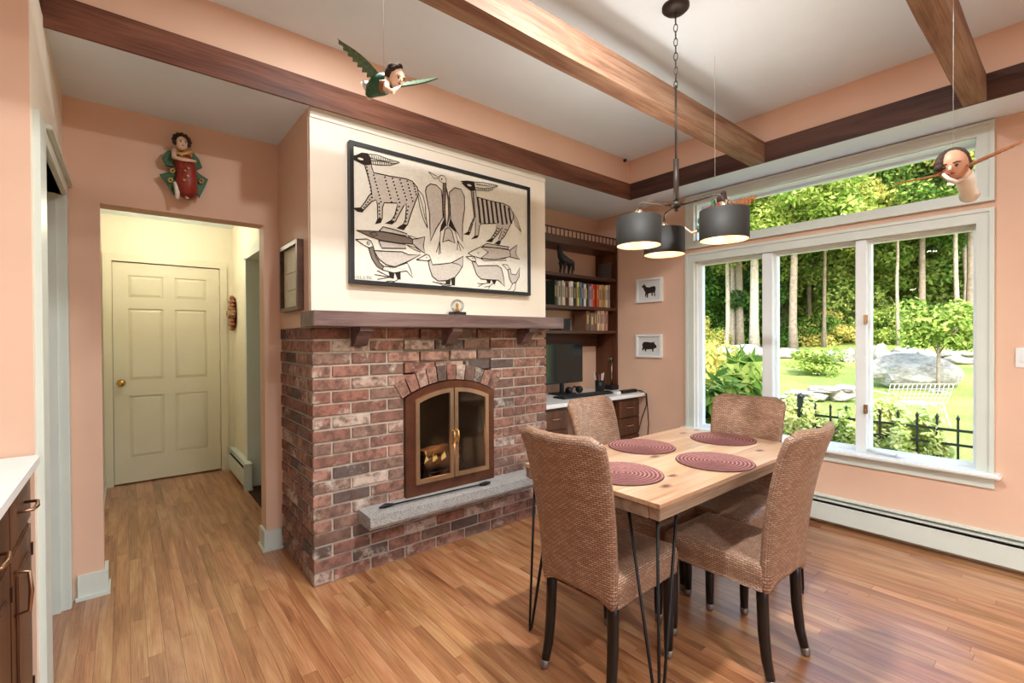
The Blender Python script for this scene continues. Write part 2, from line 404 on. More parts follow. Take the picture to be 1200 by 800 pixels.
# ---- baseboards
def base(name, segs, h=.125):
    mbb = MB()
    for (x0, y0, x1, y1) in segs:
        mbb.box(min(x0, x1), max(x0, x1), min(y0, y1), max(y0, y1), .018, h)
        d = .008 if x1-x0 > y1-y0 else .0075
        mbb.box(min(x0, x1)-d, max(x0, x1)+d, min(y0, y1)-d, max(y0, y1)+d, 0, .018 if x1-x0 > y1-y0 else .0175)
    struct(name, mbb, m_trim)
base('baseboard_back', [(-.2, YB-.016, OX0+.016, YB), (OX0+.0005, YB-.0005, OX0+.0155, YH), (OX1-.016, YB-.016, X0-.006, YB), (OX1-.0155, YB-.0005, OX1, YH)])
base('baseboard_hall', [(HX0, HY-.014, -.155, HY), (.815, HY-.014, HX1, HY), (HX0, YH+.01, HX0+.014, HY-.02)])
base('baseboard_niche', [(X1+.02, YB-.014, XW, YB)])

# ---- hall door (six panels)
DX0, DX1, DZ = -.09, .735, 2.03
dr = struct('door_1', MB().box(DX0, DX1, HY+.02, HY+.055, .012, DZ-.003), m_door, 'cream six panel door at the end of the hall')
dw = DX1-DX0
mb = MB(); cols = [(.135, .445), (.555, .865)]; rows = [(.058, .157), (.208, .532), (.603, .882)]
yd = HY+.006
ex = [0, .135, .445, .555, .865, 1]
for a, bb in ((0, .135), (.445, .555), (.865, 1)): mb.box(DX0+a*dw, DX0+bb*dw, yd, HY+.021, .012, DZ-.003)
for ca, cb in cols:
    zz = [0, .058, .157, .208, .532, .603, .882, 1]
    for q in range(0, 8, 2): mb.box(DX0+ca*dw, DX0+cb*dw, yd, HY+.021, max(.012, DZ*(1-zz[q+1])), min(DZ-.003, DZ*(1-zz[q])))
part(dr, 'stile_and_rail', mb, m_door)
for ca, cb in cols:
    for ra, rb in rows:
        xa, xb, za, zb = DX0+ca*dw, DX0+cb*dw, DZ*(1-rb), DZ*(1-ra); i = .028
        A = [(xa, HY+.019, za), (xb, HY+.019, za), (xb, HY+.019, zb), (xa, HY+.019, zb)]
        B = [(xa+i, HY+.008, za+i), (xb-i, HY+.008, za+i), (xb-i, HY+.008, zb-i), (xa+i, HY+.008, zb-i)]
        part(dr, 'panel', MB().add(A+B, [(0, 1, 5, 4), (1, 2, 6, 5), (2, 3, 7, 6), (3, 0, 4, 7), (4, 5, 6, 7)]), m_door)
part(dr, 'knob', MB().lathe([(.0, -.075), (.02, -.072), (.03, -.055), (.024, -.036), (.012, -.03), (.012, -.008), (.032, -.006), (.032, 0), (0, 0)], (-.035, yd, .93), 16, (0, 1, 0)), m_brassb, 'brass door knob')
for z in (.28, 1.02, 1.77): part(dr, 'hinge', MB().box(DX1-.002, DX1+.012, HY-.012, HY+.006, z, z+.09), m_brass)
struct('trim_6', MB().box(-.155, DX0-.003, HY-.018, HY+.03, 0, 2.035).box(DX1+.003, .8, HY-.018, HY+.03, 0, 2.035).box(-.155, .8, HY-.018, HY+.03, 2.035, 2.1), m_door)
struct('door_light_block', MB().box(-.3, 1.0, HY+.1, HY+.14, -.05, 2.6), m_sub)  # unseen box added behind the door to stop sky light leaking under it
# side doorway of the hall
struct('trim_7', MB().box(HX1-.016, HX1+.1, 4.765, 4.85, 0, 2.05).box(HX1-.016, HX1+.1, 3.64, 3.72, 0, 2.05).box(HX1-.016, HX1+.1, 3.64, 4.85, 2.035, 2.125), m_trim)
# left doorway casing
struct('trim_8', MB().bbox(XL-.11, XL+.018, 2.235, 2.40, 0, 2.1, .003).bbox(XL-.13, XL+.018, 3.155, 3.235, 0, 2.03, .003).bbox(XL-.11, XL+.018, 2.40, 3.235, 2.03, 2.09, .003)
       .bbox(XL-.02, XL+.035, 2.40, 3.242, 2.09, 2.108, .003).box(XL-.11, XL-.02, 3.145, 3.1545, 0, 2.0295).box(XL-.6, XL-.112, 3.145, 3.1645, 0, 2.5), m_trim)
struct('ceiling_closet', MB().box(-1.6, XL-.19, LY0+.08, 3.34, ZL+.001, ZL+.05), m_ceil)
struct('trim_9', MB().box(XL-.09, XL-.055, 3.138, 3.146, .95, 1.03), m_brass, 'small metal strike plate on the door jamb')

# ---- main window
w1 = struct('window_1', MB().box(XW+.02, XW+tw, wy0, wy0+.012, .53, 1.975).box(XW+.02, XW+tw, wy1-.012, wy1, .53, 1.975).box(XW+.02, XW+tw, wy0, wy1, 1.96, 1.975).box(XW+.02, XW+tw, wy0, wy1, .515, .535), m_trimw,
            'three part white casement window looking on the garden')
def wpart(n, mbb, m=m_trimw, lab=None): return part(w1, n, mbb, m, lab)
cw = .02
def rect(x, y0, y1, z0, z1): return [(x, y0, z0), (x, y1, z0), (x, y1, z1), (x, y0, z1)]
wpart('casing', MB().ring(rect(XW-.022, .326, 2.223, .5351, 2.044), rect(XW-.022, .4, 2.148, .5352, 1.965), (.022, 0, 0))
      .ring(rect(XW-.03, .326, 2.223, .5353, 2.044), rect(XW-.03, .346, 2.203, .5354, 2.024), (.0085, 0, 0)), m_trim)
wpart('sill', MB().bbox(XW-.07, XW+.1, .295, 2.255, .508, .537, .008, 3))
wpart('apron', MB().bbox(XW-.018, XW, .326, 2.223, .443, .508, .003), m_trim)
for a, bb in ((.926, .988), (1.516, 1.592)): wpart('mullion', MB().bbox(XW+.0, XW+.11, a, bb, .535, 1.965, .004))
GX = XW+.07
for k, (a, bb, ga, gb) in enumerate(((.4075, .9255, .42, .911), (.9885, 1.5155, 1.0, 1.5), (1.5925, 2.1375, 1.61, 2.108))):
    A = rect(GX-.02, a, bb, .5375, 1.9595); B = rect(GX-.02, ga, gb, .563, 1.938)
    sh = wpart('sash', MB().ring(A, B, (.045, 0, 0)))
    part(sh, 'glass_pane', MB().box(GX, GX+.005, ga-.004, gb+.004, .56, 1.941), m_glass)
for yk in (.93,):
    for z in (1.43, .83):
        wpart('latch', MB().bbox(XW-.006, XW+.002, yk-.012, yk+.012, z-.03, z+.03, .002).bbox(XW-.025, XW-.006, yk-.006, yk+.006, z-.03, z-.002, .002), m_brass)
wpart('crank', MB().bbox(XW+.0, XW+.035, .72, .93, .537, .556, .004).tube([(XW-.004, .92, .56), (XW-.012, .85, .562), (XW-.016, .76, .556)], [.008, .009, .006], 8).ball((XW-.016, .755, .556), .014), m_trimw)
# transom
w3 = struct('window_3', MB().box(XW+.02, XW+tw, wy0, wy0+.012, 2.14, 2.47).box(XW+.02, XW+tw, wy1-.012, wy1, 2.14, 2.47).box(XW, XW+tw, wy0, wy1, 2.458, 2.47).box(XW, XW+tw, wy0, wy1, 2.14, 2.152), m_trimw,
            'long low transom window above the main window')
part(w3, 'casing', MB().ring(rect(XW-.022, .326, 2.223, 2.083, 2.537), rect(XW-.022, .4, 2.148, 2.147, 2.465), (.022, 0, 0))
     .ring(rect(XW-.03, .326, 2.223, 2.083, 2.537), rect(XW-.03, .346, 2.203, 2.1, 2.52), (.0085, 0, 0)), m_trim)
A = rect(XW+.105, .407, 2.138, 2.152, 2.458); B = rect(XW+.105, .42, 2.125, 2.162, 2.435)
sh = part(w3, 'sash', MB().ring(A, B, (.04, 0, 0)), m_trimw)
part(sh, 'glass_pane', MB().box(XW+.12, XW+.125, .418, 2.127, 2.16, 2.437), m_glass)

# ---- baseboard heaters
def heater(name, lab, x, y0, y1, s, z1=.19):      # s: +1 wall to the +x side
    r = thing(name, lab, 'heater', (x, (y0+y1)/2, 0))
    fx = x-s*.066
    def bx(a, c, ya, yb, za, zb): return MB().box(min(a, c), max(a, c), ya, yb, za, zb)
    part(r, 'back_plate', bx(x, x-s*.006, y0, y1, .02, z1+.012), m_trim)
    part(r, 'front_panel', MB().bbox(min(fx, fx+s*.004), max(fx, fx+s*.004), y0, y1, .035, z1-.035, .0015), m_trim)
    part(r, 'fin_core', bx(x-s*.006, fx+s*.012, y0+.02, y1-.02, .05, z1-.04), m_blackp)
    part(r, 'louvre', bx(x-s*.02, fx+s*.01, y0, y1, z1-.02, z1-.012), m_trim)
    part(r, 'top_cover', bx(x-s*.006, x-s*.05, y0, y1, z1+.004, z1+.01), m_trim)
    for ya in (y0, y1-.02): part(r, 'end_cap', bx(x, fx-s*.003, ya, ya+.02, .0, z1+.014), m_trim)
    return r
heater('baseboard_heater', 'long cream baseboard heater along the wall below the big window', XW, -1.7, 2.35, 1)
heater('baseboard_heater', 'short cream baseboard heater beside the hall door', HX1, 4.62, 5.48, 1, .22)
# ================================================================== FIREPLACE
t = NT('brick'); oi = t.n('ObjectInfo'); v = t.coord('Object', (1, 1, 1), True)
base_c = t.ramp(oi.outputs['Random'], [(0, C(150, 104, 88)), (.16, C(168, 118, 100)), (.3, C(136, 104, 90)), (.44, C(178, 132, 112)), (.56, C(150, 116, 100)), (.66, C(106, 92, 86)), (.74, C(164, 110, 92)), (.86, C(186, 150, 130)), (.95, C(204, 180, 162))])
base_c.node.color_ramp.interpolation = 'CONSTANT'
n1 = t.noise(v, 26, 6, .7); n2 = t.noise(v, 9, 4, .7)
n3 = t.noise(v, 13, 3, .6)
c = t.mix(t.ramp(n3, [(.42, (0, 0, 0, 1)), (.66, (.7, .7, .7, 1))]), base_c, C(112, 82, 70))
c = t.mix(t.ramp(n1, [(.45, (0, 0, 0, 1)), (.7, (.7, .7, .7, 1))]), c, C(74, 58, 52))
m13 = t.n('Math', operation='MULTIPLY'); t.l(oi.outputs['Random'], m13.inputs[0]); m13.inputs[1].default_value = 13.7
fr_ = t.n('Math', operation='FRACT'); t.l(m13.outputs[0], fr_.inputs[0])
ad = t.n('Math', operation='MULTIPLY_ADD'); t.l(fr_.outputs[0], ad.inputs[0]); ad.inputs[1].default_value = .2; t.l(n2, ad.inputs[2])
c = t.mix(t.ramp(ad.outputs[0], [(.71, (0, 0, 0, 1)), (.86, (.85, .85, .85, 1))]), c, C(210, 194, 178))
hs_ = t.n('HueSaturation'); hs_.inputs['Saturation'].default_value = .95; t.l(c, hs_.inputs['Color'])
t.bump(n1, .9, .005); m_brick = t.fin(hs_.outputs[0], .9, 0, .2)
CH = 1.384/20; J = .012; MOD = (X1-X0+J)/8
fp = thing('brick_fireplace', 'red brick fireplace with an arched opening below a dark wood mantel', 'fireplace', ((X0+X1)/2, (YF+YB)/2, 0))
FX0, FX1, FZ0, SPR, CRN = 1.284, 1.946, .362, .963, 1.05
fcx = (FX0+FX1)/2; hs = (FX1-FX0)/2; AR = (hs**2+(CRN-SPR)**2)/(2*(CRN-SPR)); acz = CRN-AR
core = MB().box(X0+.009, FX0, YF+.009, YB, 0, 1.384).box(FX1, X1-.009, YF+.009, YB, 0, 1.384).box(FX0, FX1, YF+.009, YB, 0, FZ0-.02).box(FX0, FX1, YF+.03, YB, CRN+.06, 1.384).box(FX0, FX1, YB-.14, YB, FZ0-.02, CRN+.06)
part(fp, 'mortar_core', core, m_mortar)
rb = random.Random(5); bmesh_cache = {}
def brick(xa, xb, ya, yb, za, zb, jit='y'):
    k = (round(xb-xa, 3), round(yb-ya, 3), round(zb-za, 3))
    if k not in bmesh_cache: bmesh_cache[k] = MB().bbox(-k[0]/2, k[0]/2, -k[1]/2, k[1]/2, -k[2]/2, k[2]/2, .0025, 1).mesh('brick', m_brick)
    d = rb.uniform(-.002, .002)
    c = Vector(((xa+xb)/2+(d if jit == 'x' else 0), (ya+yb)/2+(d if jit == 'y' else 0), (za+zb)/2))
    link('brick', bmesh_cache[k], fp, c-fp.location)
RO = AR+.105                                        # outer radius of the arch of soldier bricks
def cut(za, zb):                                    # x interval taken by the opening or the arch in a course
    zm = (za+zb)/2
    if zb < FZ0+.01: return None
    if zm < SPR: return (FX0-.004, FX1+.004)
    hh = [(AR+.03)**2-(z-acz)**2 for z in (zm,)]; hh = [h for h in hh if h > 0]
    if not hh: return None
    w = min(math.sqrt(max(hh)), hs)+.004
    return (fcx-w, fcx+w)
for r in range(20):
    z0 = r*CH+J/2; z1 = (r+1)*CH-J/2
    odd = (19-r) % 2 == 0                            # top course starts with a full brick
    xs = []; x = X0
    if not odd: xs.append((X0, X0+MOD/2-J)); x = X0+MOD/2
    while x < X1-.02:
        xe = min(x+MOD-J, X1); xs.append((x, xe)); x = x+MOD
    for k, (xa, xb) in enumerate(xs):
        dep = .203 if (k == 0 and not odd) else .095
        c = cut(z0, z1); segs = [(xa, xb)]
        if c:
            segs = []
            if xa < c[0]: segs.append((xa, min(xb, c[0])))
            if xb > c[1]: segs.append((max(xa, c[1]), xb))
        for (a, bq) in segs:
            if bq-a > .012: brick(a, bq, YF, YF+dep, z0, z1)
    y = YF+(.095 if odd else .203)+J
    while y < YB-.03:
        ye = min(y+MOD-J, YB-.001); brick(X0, X0+.09, y, ye, z0, z1, 'x'); y += MOD
nv = 11; a0 = math.asin((hs+.012)/AR)
for k in range(nv):
    th0 = -a0+2*a0*k/nv+.006; th1 = -a0+2*a0*(k+1)/nv-.006
    ri, ro = AR+.006, RO-.004; y0 = YF-.008+rb.uniform(-.002, .002)
    pts = [(fcx+ri*math.sin(th0), y0, acz+ri*math.cos(th0)), (fcx+ri*math.sin(th1), y0, acz+ri*math.cos(th1)), (fcx+ro*math.sin(th1), y0, acz+ro*math.cos(th1)), (fcx+ro*math.sin(th0), y0, acz+ro*math.cos(th0))]
    cc = sum((Vector(p) for p in pts), Vector())/4
    me = MB().prism(pts, (0, .095, 0)).mesh('brick', m_brick, cc); link('brick', me, fp, cc-fp.location)
# mantel and corbels
MY = 2.43
part(fp, 'mantel_shelf', MB().bbox(.72, 2.49, MY, YF+.004, 1.384, 1.464, .004).bbox(.72, X0-.001, YF-.002, 2.655, 1.384, 1.464, .004), m_mantel, 'dark stained wooden mantel shelf')
def corbel(x):
    pr = [(YF, 1.384), (MY+.025, 1.384), (MY+.025, 1.362), (MY+.045, 1.352), (MY+.07, 1.335), (MY+.085, 1.312), (MY+.1, 1.292), (MY+.125, 1.279), (YF, 1.276)]
    part(fp, 'corbel', MB().prism([(x-.036, y, z) for y, z in pr], (.072, 0, 0)), m_mantel)
for px, py in ((426, 395), (532, 395), (620, 395)): corbel(onY(px, py, 2.5).x)
# raised stone hearth
t = NT('granite'); v = t.coord(); n1 = t.noise(v, 160, 3, .7); n2 = t.noise(v, 18, 4)
t.bump(t.noise(v, 60, 5, .7), .9, .012)
m_stone = t.fin(t.mix(.4, t.ramp(n1, [(.36, C(88, 86, 84)), (.5, C(168, 164, 158)), (.66, C(214, 210, 204))]), t.ramp(n2, [(.3, C(140, 136, 132)), (.7, C(190, 186, 180))])), .8)
hb = MB(); n = 60
HXa, HXb, HYf, HZ0, HZ1 = 1.0, 2.23, 2.415, .290, .364
def hf(u, vv):
    k = int(round(u*5)) % 5
    x = HXa+(HXb-HXa)*vv
    sec = [(YF+.02, HZ0), (HYf+.012, HZ0), (HYf, HZ0+.02), (HYf+.004, HZ1-.004), (YF+.02, HZ1)][k]
    j = .005*mnoise.noise((x*40, k*5, 1)) if k in (1, 2, 3) else 0
    return Vector((x, sec[0]+j, sec[1]+(.004*mnoise.noise((x*30, k*3, 7)) if k in (1, 2) else 0)))
hb.grid(hf, 5, n, False)
hb.add([hf(k/5, 0) for k in range(5)], [(0, 1, 2, 3, 4)]); hb.add([hf(k/5, 1) for k in range(5)], [(4, 3, 2, 1, 0)])
part(fp, 'hearth_slab', hb, m_stone, 'grey rough cut stone hearth slab')
# metal surround, doors, firebox
def zarc(dz, dx=0):
    def f(x):
        R = AR-dz
        return acz+math.sqrt(max(0, R*R-(x-fcx)**2))
    return f
def archpoly(xa, xb, z0, zf, y, n=14):
    return [(xa, y, z0), (xb, y, z0)]+[(xb+(xa-xb)*k/n, y, zf(xb+(xa-xb)*k/n)) for k in range(n+1)]
yf = YF-.022
part(fp, 'metal_surround', MB().ring(archpoly(FX0+.002, FX1-.002, FZ0, zarc(.002), yf), archpoly(FX0+.062, FX1-.055, FZ0+.07, zarc(.045), yf), (0, .06, 0)), m_copper, 'copper brown metal fireplace surround')
DXa, DXb, DZ0 = FX0+.062, FX1-.055, FZ0+.072; dm = (DXa+DXb)/2
m_fglass = glass('smoked_glass', (.6, .63, .64, 1), .07, .08)
for (a, bb, hx) in ((DXa, dm-.004, dm-.016), (dm+.004, DXb, dm+.016)):
    O = archpoly(a, bb, DZ0, zarc(.046), yf-.012); I = archpoly(a+.026, bb-.026, DZ0+.026, zarc(.072), yf-.012)
    dd = part(fp, 'fire_door', MB().ring(O, I, (0, .02, 0)), m_brass, 'brass trimmed glass fireplace door')
    part(dd, 'glass_pane', MB().prism(archpoly(a+.024, bb-.024, DZ0+.024, zarc(.07), yf-.002), (0, .004, 0)), m_fglass)
    part(dd, 'handle', MB().tube([(hx, yf-.012, .735), (hx, yf-.035, .728), (hx, yf-.038, .69), (hx, yf-.03, .655), (hx, yf-.012, .65)], .006, 8), m_brassb)
m_soot = plain('soot', (74, 72, 70), .95, 0, .3, 12, .4, 60)
part(fp, 'firebox', MB().box(FX0+.001, FX1-.001, YB-.145, YB-.141, FZ0, CRN+.05).box(FX0+.001, FX0+.004, YF+.04, YB-.145, FZ0, CRN+.05).box(FX1-.004, FX1-.001, YF+.04, YB-.145, FZ0, CRN+.05).box(FX0, FX1, YF+.04, YB-.145, CRN+.05, CRN+.055).box(FX0, FX1, YF+.0, YB-.145, FZ0-.018, FZ0), m_soot)
gr = MB()
for k in range(7): gr.tube([(1.42+k*.06, 2.72, .39), (1.42+k*.06, 2.7, .43), (1.42+k*.06, 2.95, .43)], .007, 6)
gr.tube([(1.4, 2.74, .425), (1.8, 2.74, .425)], .008, 6).tube([(1.4, 2.92, .425), (1.8, 2.92, .425)], .008, 6)
for x in (1.43, 1.77): gr.tube([(x, 2.76, .365), (x, 2.76, .425)], .008, 6).tube([(x, 2.92, .365), (x, 2.92, .425)], .008, 6)
part(fp, 'log_grate', gr, m_black)
for i in (0, 1):
    xx = (1.455, 1.75)[i]
    part(fp, 'andiron', MB().lathe([(.0, .0), (.04, .0), (.03, .02), (.014, .04), (.012, .12), (.02, .14), (.012, .16), (.02, .19), (.026, .21), (.018, .235), (0, .24)], (xx, 2.68, FZ0), 12), m_black)
m_log = wood('log_bark', [(40, 28, 22), (78, 56, 42), (120, 92, 70)], 'X', .9, 3, True, .6)
for (p, q, rr) in (((1.4, 2.78, .475), (1.83, 2.8, .475), .042), ((1.42, 2.88, .475), (1.8, 2.86, .478), .045), ((1.46, 2.8, .545), (1.78, 2.86, .55), .038)):
    p, q = Vector(p), Vector(q); pts = [p.lerp(q, k/8) for k in range(9)]
    l = solo('fire_log', MB().tube(pts, [rr*(1+.1*math.sin(k*2.3)) for k in range(9)], 10), m_log, 'split log burning on the iron grate in the fireplace', 'log', 'logs in the fireplace')
t = NT('flame'); e = t.n('Emission'); lw = t.n('LayerWeight'); lw.inputs[0].default_value = .5
e.inputs[0].default_value = C(255, 190, 110); e.inputs[1].default_value = 1.6; t.l(e.outputs[0], t.out.inputs[0]); m_flame = t.m
fm = MB()
for (x, y, z, h, w) in [(1.50+.022*i, 2.735+.02*((i*7) % 3), .50, (.03, .045, .035, .06, .085, .05, .04)[(i*3+1) % 7]*(.6 if i > 7 else 1), .005+.003*(i % 3)) for i in range(13)]:
    fm.lathe([(0, 0), (w*.8, h*.12), (w, h*.3), (w*.6, h*.6), (w*.25, h*.85), (0, h)], (x, y, z), 10)
tag(solo('fire_flame', fm, m_flame, 'small yellow flames between the fireplace logs', 'flame'), kind='stuff')
fl_l = bpy.data.lights.new('fire_glow', 'POINT'); fl_l.energy = 2.6; fl_l.color = (1, .5, .2); fl_l.shadow_soft_size = .05
fo = bpy.data.objects.new('fire_glow', fl_l); COL.objects.link(fo); fo.location = (1.6, 2.72, .62)
# fire poker on the hearth
pk = thing('fire_poker', 'black iron fire poker lying along the stone hearth', 'poker', (1.6, 2.5, HZ1))
pa, pb = onZ(462, 590.5, HZ1+.011), onZ(574, 565, HZ1+.011)
part(pk, 'shaft', MB().tube([pa, pb], .005, 8), m_black)
part(pk, 'handle', MB().tube([pb+(pb-pa)*-.12, pb+(pb-pa)*-.06, pb], [.009, .014, .008], 8), m_black)
part(pk, 'hook', MB().tube([pa, pa+Vector((-.05, .01, 0)), pa+Vector((-.09, .0, 0))], [.006, .014, .004], 8), m_black)

# ---- snow globe on the mantel
g = onY(536, 372, 2.5); gx = g.x
gl = thing('snow_globe', 'small glass snow globe on a dark square base on the mantel', 'snow globe', (gx, 2.5, 1.464))
part(gl, 'base', MB().bbox(gx-.042, gx+.042, 2.46, 2.54, 1.464, 1.484, .003), m_blackp)
part(gl, 'globe', MB().ball((gx, 2.5, 1.522), .043, 20, 14), glass('globe_glass', (.93, .95, .95, 1), .1))
part(gl, 'figure', MB().lathe([(.0, 0), (.016, 0), (.012, .018), (.006, .03), (.009, .036), (.011, .045), (.006, .056), (0, .06)], (gx, 2.5, 1.482), 10), plain('globe_figure', (190, 140, 70), .5))

# ---- big animal painting
YP = YF-.028
m_canvas = plain('canvas', (232, 226, 210), .85, 0, .05, 40, .15, 260)
m_ink = plain('ink', (46, 34, 28), .9, 0, .1, 60)
m_tan = plain('wash', (200, 190, 178), .9, 0, .12, 90)
m_darkw = plain('dark_wash', (124, 110, 98), .9, 0, .65, 320)
PX0, PX1, PZ0, PZ1 = .955, 2.272, 1.625, 2.407
pt = thing('animal_painting', 'wide black framed painting of stylised striped antelopes, birds and fish above the mantel', 'painting', ((PX0+PX1)/2, YP, PZ0))
R4 = lambda i, y: [(PX0+i, y, PZ0+i), (PX1-i, y, PZ0+i), (PX1-i, y, PZ1-i), (PX0+i, y, PZ1-i)]
part(pt, 'frame', MB().ring(R4(0, YP-.012), R4(.022, YP-.012), (0, .038, 0)), m_blackp)
part(pt, 'canvas', MB().box(PX0+.02, PX1-.02, YP-.002, YP+.012, PZ0+.02, PZ1-.02), m_canvas)
def q(x, y, l=0): return onY(400+x/4.2105, 160+y/4.2105, YP-.0025-l)
fills, ink, darks = [], MB(), []
cnt = [0]
def shape(pts, f='fill', w=.006, closed=True):
    cnt[0] += 1; e = cnt[0]*2e-5
    P = [q(x, y, e) for x, y in pts]
    if f == 'fill': fills.append(MB().poly(P))
    elif f == 'ink': ink.poly(P)
    elif f == 'dark': darks.append(MB().poly(P))
    if w:
        PP = [q(x, y, .0012+e) for x, y in (pts+[pts[0]] if closed else pts)]; ink.strip(PP, w, (0, -1, 0))
def line(pts, w=.005): ink.strip([q(x, y, .0018) for x, y in pts], w, (0, -1, 0))
def dot(x, y, r=4.4): ink.poly([q(x+r*math.cos(k*PI/3), y+r*math.sin(k*PI/3), .002) for k in range(6)])
# spotted antelope
shape([(115,140),(130,190),(145,245),(150,278),(136,292),(118,322),(96,350),(110,362),(132,338),(150,320),(172,312),(178,335),(180,405),(202,405),(203,350),(212,326),(276,328),(274,350),(264,388),(246,414),(266,420),(284,385),(306,345),(320,330),(320,360),(316,410),(304,434),(326,436),(342,385),(366,320),(380,285),(375,250),(350,220),(320,208),(240,195),(160,178),(150,150),(148,135)])
shape([(45,98),(75,92),(100,80),(130,83),(145,108),(149,136),(110,138),(82,124),(50,108),(66,104)], 'ink', .003)
for h in ([(96,350),(55,352),(80,370),(104,374),(112,362)], [(180,403),(166,432),(195,425),(203,404)], [(246,412),(215,428),(250,433),(267,419)], [(304,432),(272,452),(308,461),(327,435)]): shape(h, 'ink', .002)
shape([(132,86),(175,90),(230,110),(285,125),(240,123),(185,116),(145,106)], None, .004); shape([(146,118),(200,122),(250,132),(288,128),(240,142),(180,140),(150,136)], None, .004)
for k in range(9): line([(150+k*11, 92+k*2.6), (153+k*11, 108+k*1.6)], .004); line([(156+k*11, 121+k*1.0), (158+k*11, 138)], .004)
line([(378,262),(402,288),(414,335),(418,400),(426,452)], .005); line([(378,290),(388,350),(404,405),(426,452)], .005); line([(382,280),(400,340),(415,410)], .004)
for (xa, ya, xb, yb, m) in ((126,150,152,300,10), (160,190,196,322,9), (215,200,248,322,8), (252,206,288,325,8), (290,213,322,312,7), (325,220,352,318,7), (356,232,370,285,5), (186,330,190,400,5), (284,345,262,400,4), (330,345,318,420,5), (150,300,112,348,5)):
    for k in range(m): dot(xa+(xb-xa)*k/(m-1), ya+(yb-ya)*k/(m-1))
def eye(x, y, a, b_): part(pt, 'painted_eye', MB().poly([q(x+a*math.cos(k*PI/5), y+b_*math.sin(k*PI/5)+a*math.cos(k*PI/5)*.25, .003) for k in range(10)]), m_canvas)
eye(95, 110, 15, 5.5); eye(632, 240, 11, 5)
# standing bird with spread wings
shape([(420,248),(440,233),(470,240),(494,264),(498,310),(502,400),(470,450),(440,515),(437,450),(436,380),(422,310),(415,270)]); shape([(533,275),(560,252),(590,260),(607,295),(608,360),(598,430),(598,520),(566,462),(541,420),(536,350)])
shape([(512,455),(500,522),(528,510),(560,525),(546,468),(530,448)]); shape([(430,172),(472,196),(478,206),(458,206)], None, .004); dot(495,210)
shape([(480,200),(492,190),(508,194),(518,212),(516,230),(500,228),(484,218)], None, .004)
shape([(502,230),(518,230),(516,290),(512,360),(518,440),(506,400),(498,330)], 'dark', .004); shape([(518,250),(528,290),(538,340),(534,400),(522,445),(528,380),(526,320)], 'dark', .004)
for k in range(12): dot(507+2*math.sin(k), 240+k*16, 2.4); 
shape([(510,402),(492,440),(486,472),(498,462),(516,440)], 'ink', .002); shape([(538,402),(556,440),(566,472),(552,460),(530,440)], 'ink', .002)
for a in ([(490,470),(486,515),(468,572)], [(486,515),(482,582)], [(486,515),(490,578)], [(562,470),(574,512),(572,560)], [(574,512),(590,565)], [(574,512),(604,552)]): line(a, .004)
# striped antelope
shape([(640,266),(664,264),(666,297),(740,318),(800,330),(830,345),(846,375),(850,402),(832,440),(806,490),(784,516),(776,505),(790,470),(794,448),(776,476),(752,504),(740,500),(764,465),(766,428),(690,430),(682,440),(676,490),(660,490),(662,425),(656,404),(644,440),(636,472),(626,470),(640,430),(656,398),(648,330)])
shape([(590,220),(620,218),(655,222),(663,265),(640,268),(612,247),(594,228),(606,228)], 'ink', .003)
for h in ([(628,468),(602,482),(630,486),(638,472)], [(660,488),(640,506),(670,500),(678,488)], [(742,500),(712,518),(742,521),(752,505)], [(776,512),(755,528),(780,534),(788,518)]): shape(h, 'ink', .002)
shape([(658,224),(700,226),(772,241),(720,244),(666,236)], None, .004); shape([(664,250),(710,258),(774,244),(725,268),(668,264)], None, .004)
for k in range(8): line([(672+k*11, 228+k), (674+k*11, 241)], .004); line([(674+k*10, 252), (676+k*10, 266)], .004)
for k in range(8):
    x = 672+k*22; yt = 300+k*5.2 if k < 6 else 326+(k-5)*12; w = .0165
    line([(x, yt), (x+7, yt+55), (x+14, min(428, yt+128) if k < 5 else yt+108-(k-5)*14)], w)
line([(650,270),(654,330),(662,400)], .008)
for a in ([(846,372),(868,408),(888,470)], [(846,396),(862,440),(888,470)], [(848,385),(868,430),(884,462)]): line(a, .004)
for k in range(4): line([(640-k*3, 430+k*9), (650-k*3, 436+k*9)], .006); line([(768-k*7, 450+k*12), (784-k*7, 458+k*12)], .006); line([(806-k*6, 455+k*14), (818-k*8, 462+k*14)], .006)
# dotted fish
shape([(75,462),(135,465),(190,468),(250,478),(320,494),(352,505),(352,530),(290,526),(200,512),(150,497)], 'dark', .005)
shape([(352,506),(375,503),(412,494),(405,540),(412,576),(376,550),(352,528)]); shape([(186,466),(206,445),(260,458),(325,480),(318,490),(250,476)]); shape([(326,488),(345,490),(376,503),(352,505)], None, .004)
shape([(184,512),(200,550),(320,552),(316,532),(250,522)]); shape([(322,534),(350,552),(392,570),(372,550)], None, .004); shape([(140,476),(165,470),(180,484),(160,494)], None, .004)
# large walking bird
shape([(70,507),(125,505),(146,514),(158,540),(140,549),(112,536)], None, .005); line([(126,524),(132,518),(140,522),(138,532),(130,532),(126,524)], .004)
shape([(134,548),(158,543),(172,595),(190,622),(210,640),(204,658),(175,640),(150,600)], 'dark', .005)
shape([(160,562),(240,566),(300,568),(330,582),(392,582),(330,615),(265,642),(222,632),(186,604)]); shape([(204,657),(210,640),(265,644),(325,622),(342,655),(352,694),(322,662),(260,672)], None, .005)
for k in range(9): dot(218+k*12, 652+3*math.sin(k*2), 2)
shape([(234,668),(262,672),(258,700),(240,696)], 'ink', .002); shape([(266,672),(292,664),(292,705),(278,704)], 'ink', .002)
for a in ([(244,694),(165,680)], [(240,692),(176,660)], [(236,694),(178,704)], [(280,704),(262,715),(232,728)], [(262,715),(246,712),(222,714)], [(262,715),(250,732)]): line(a, .0045)
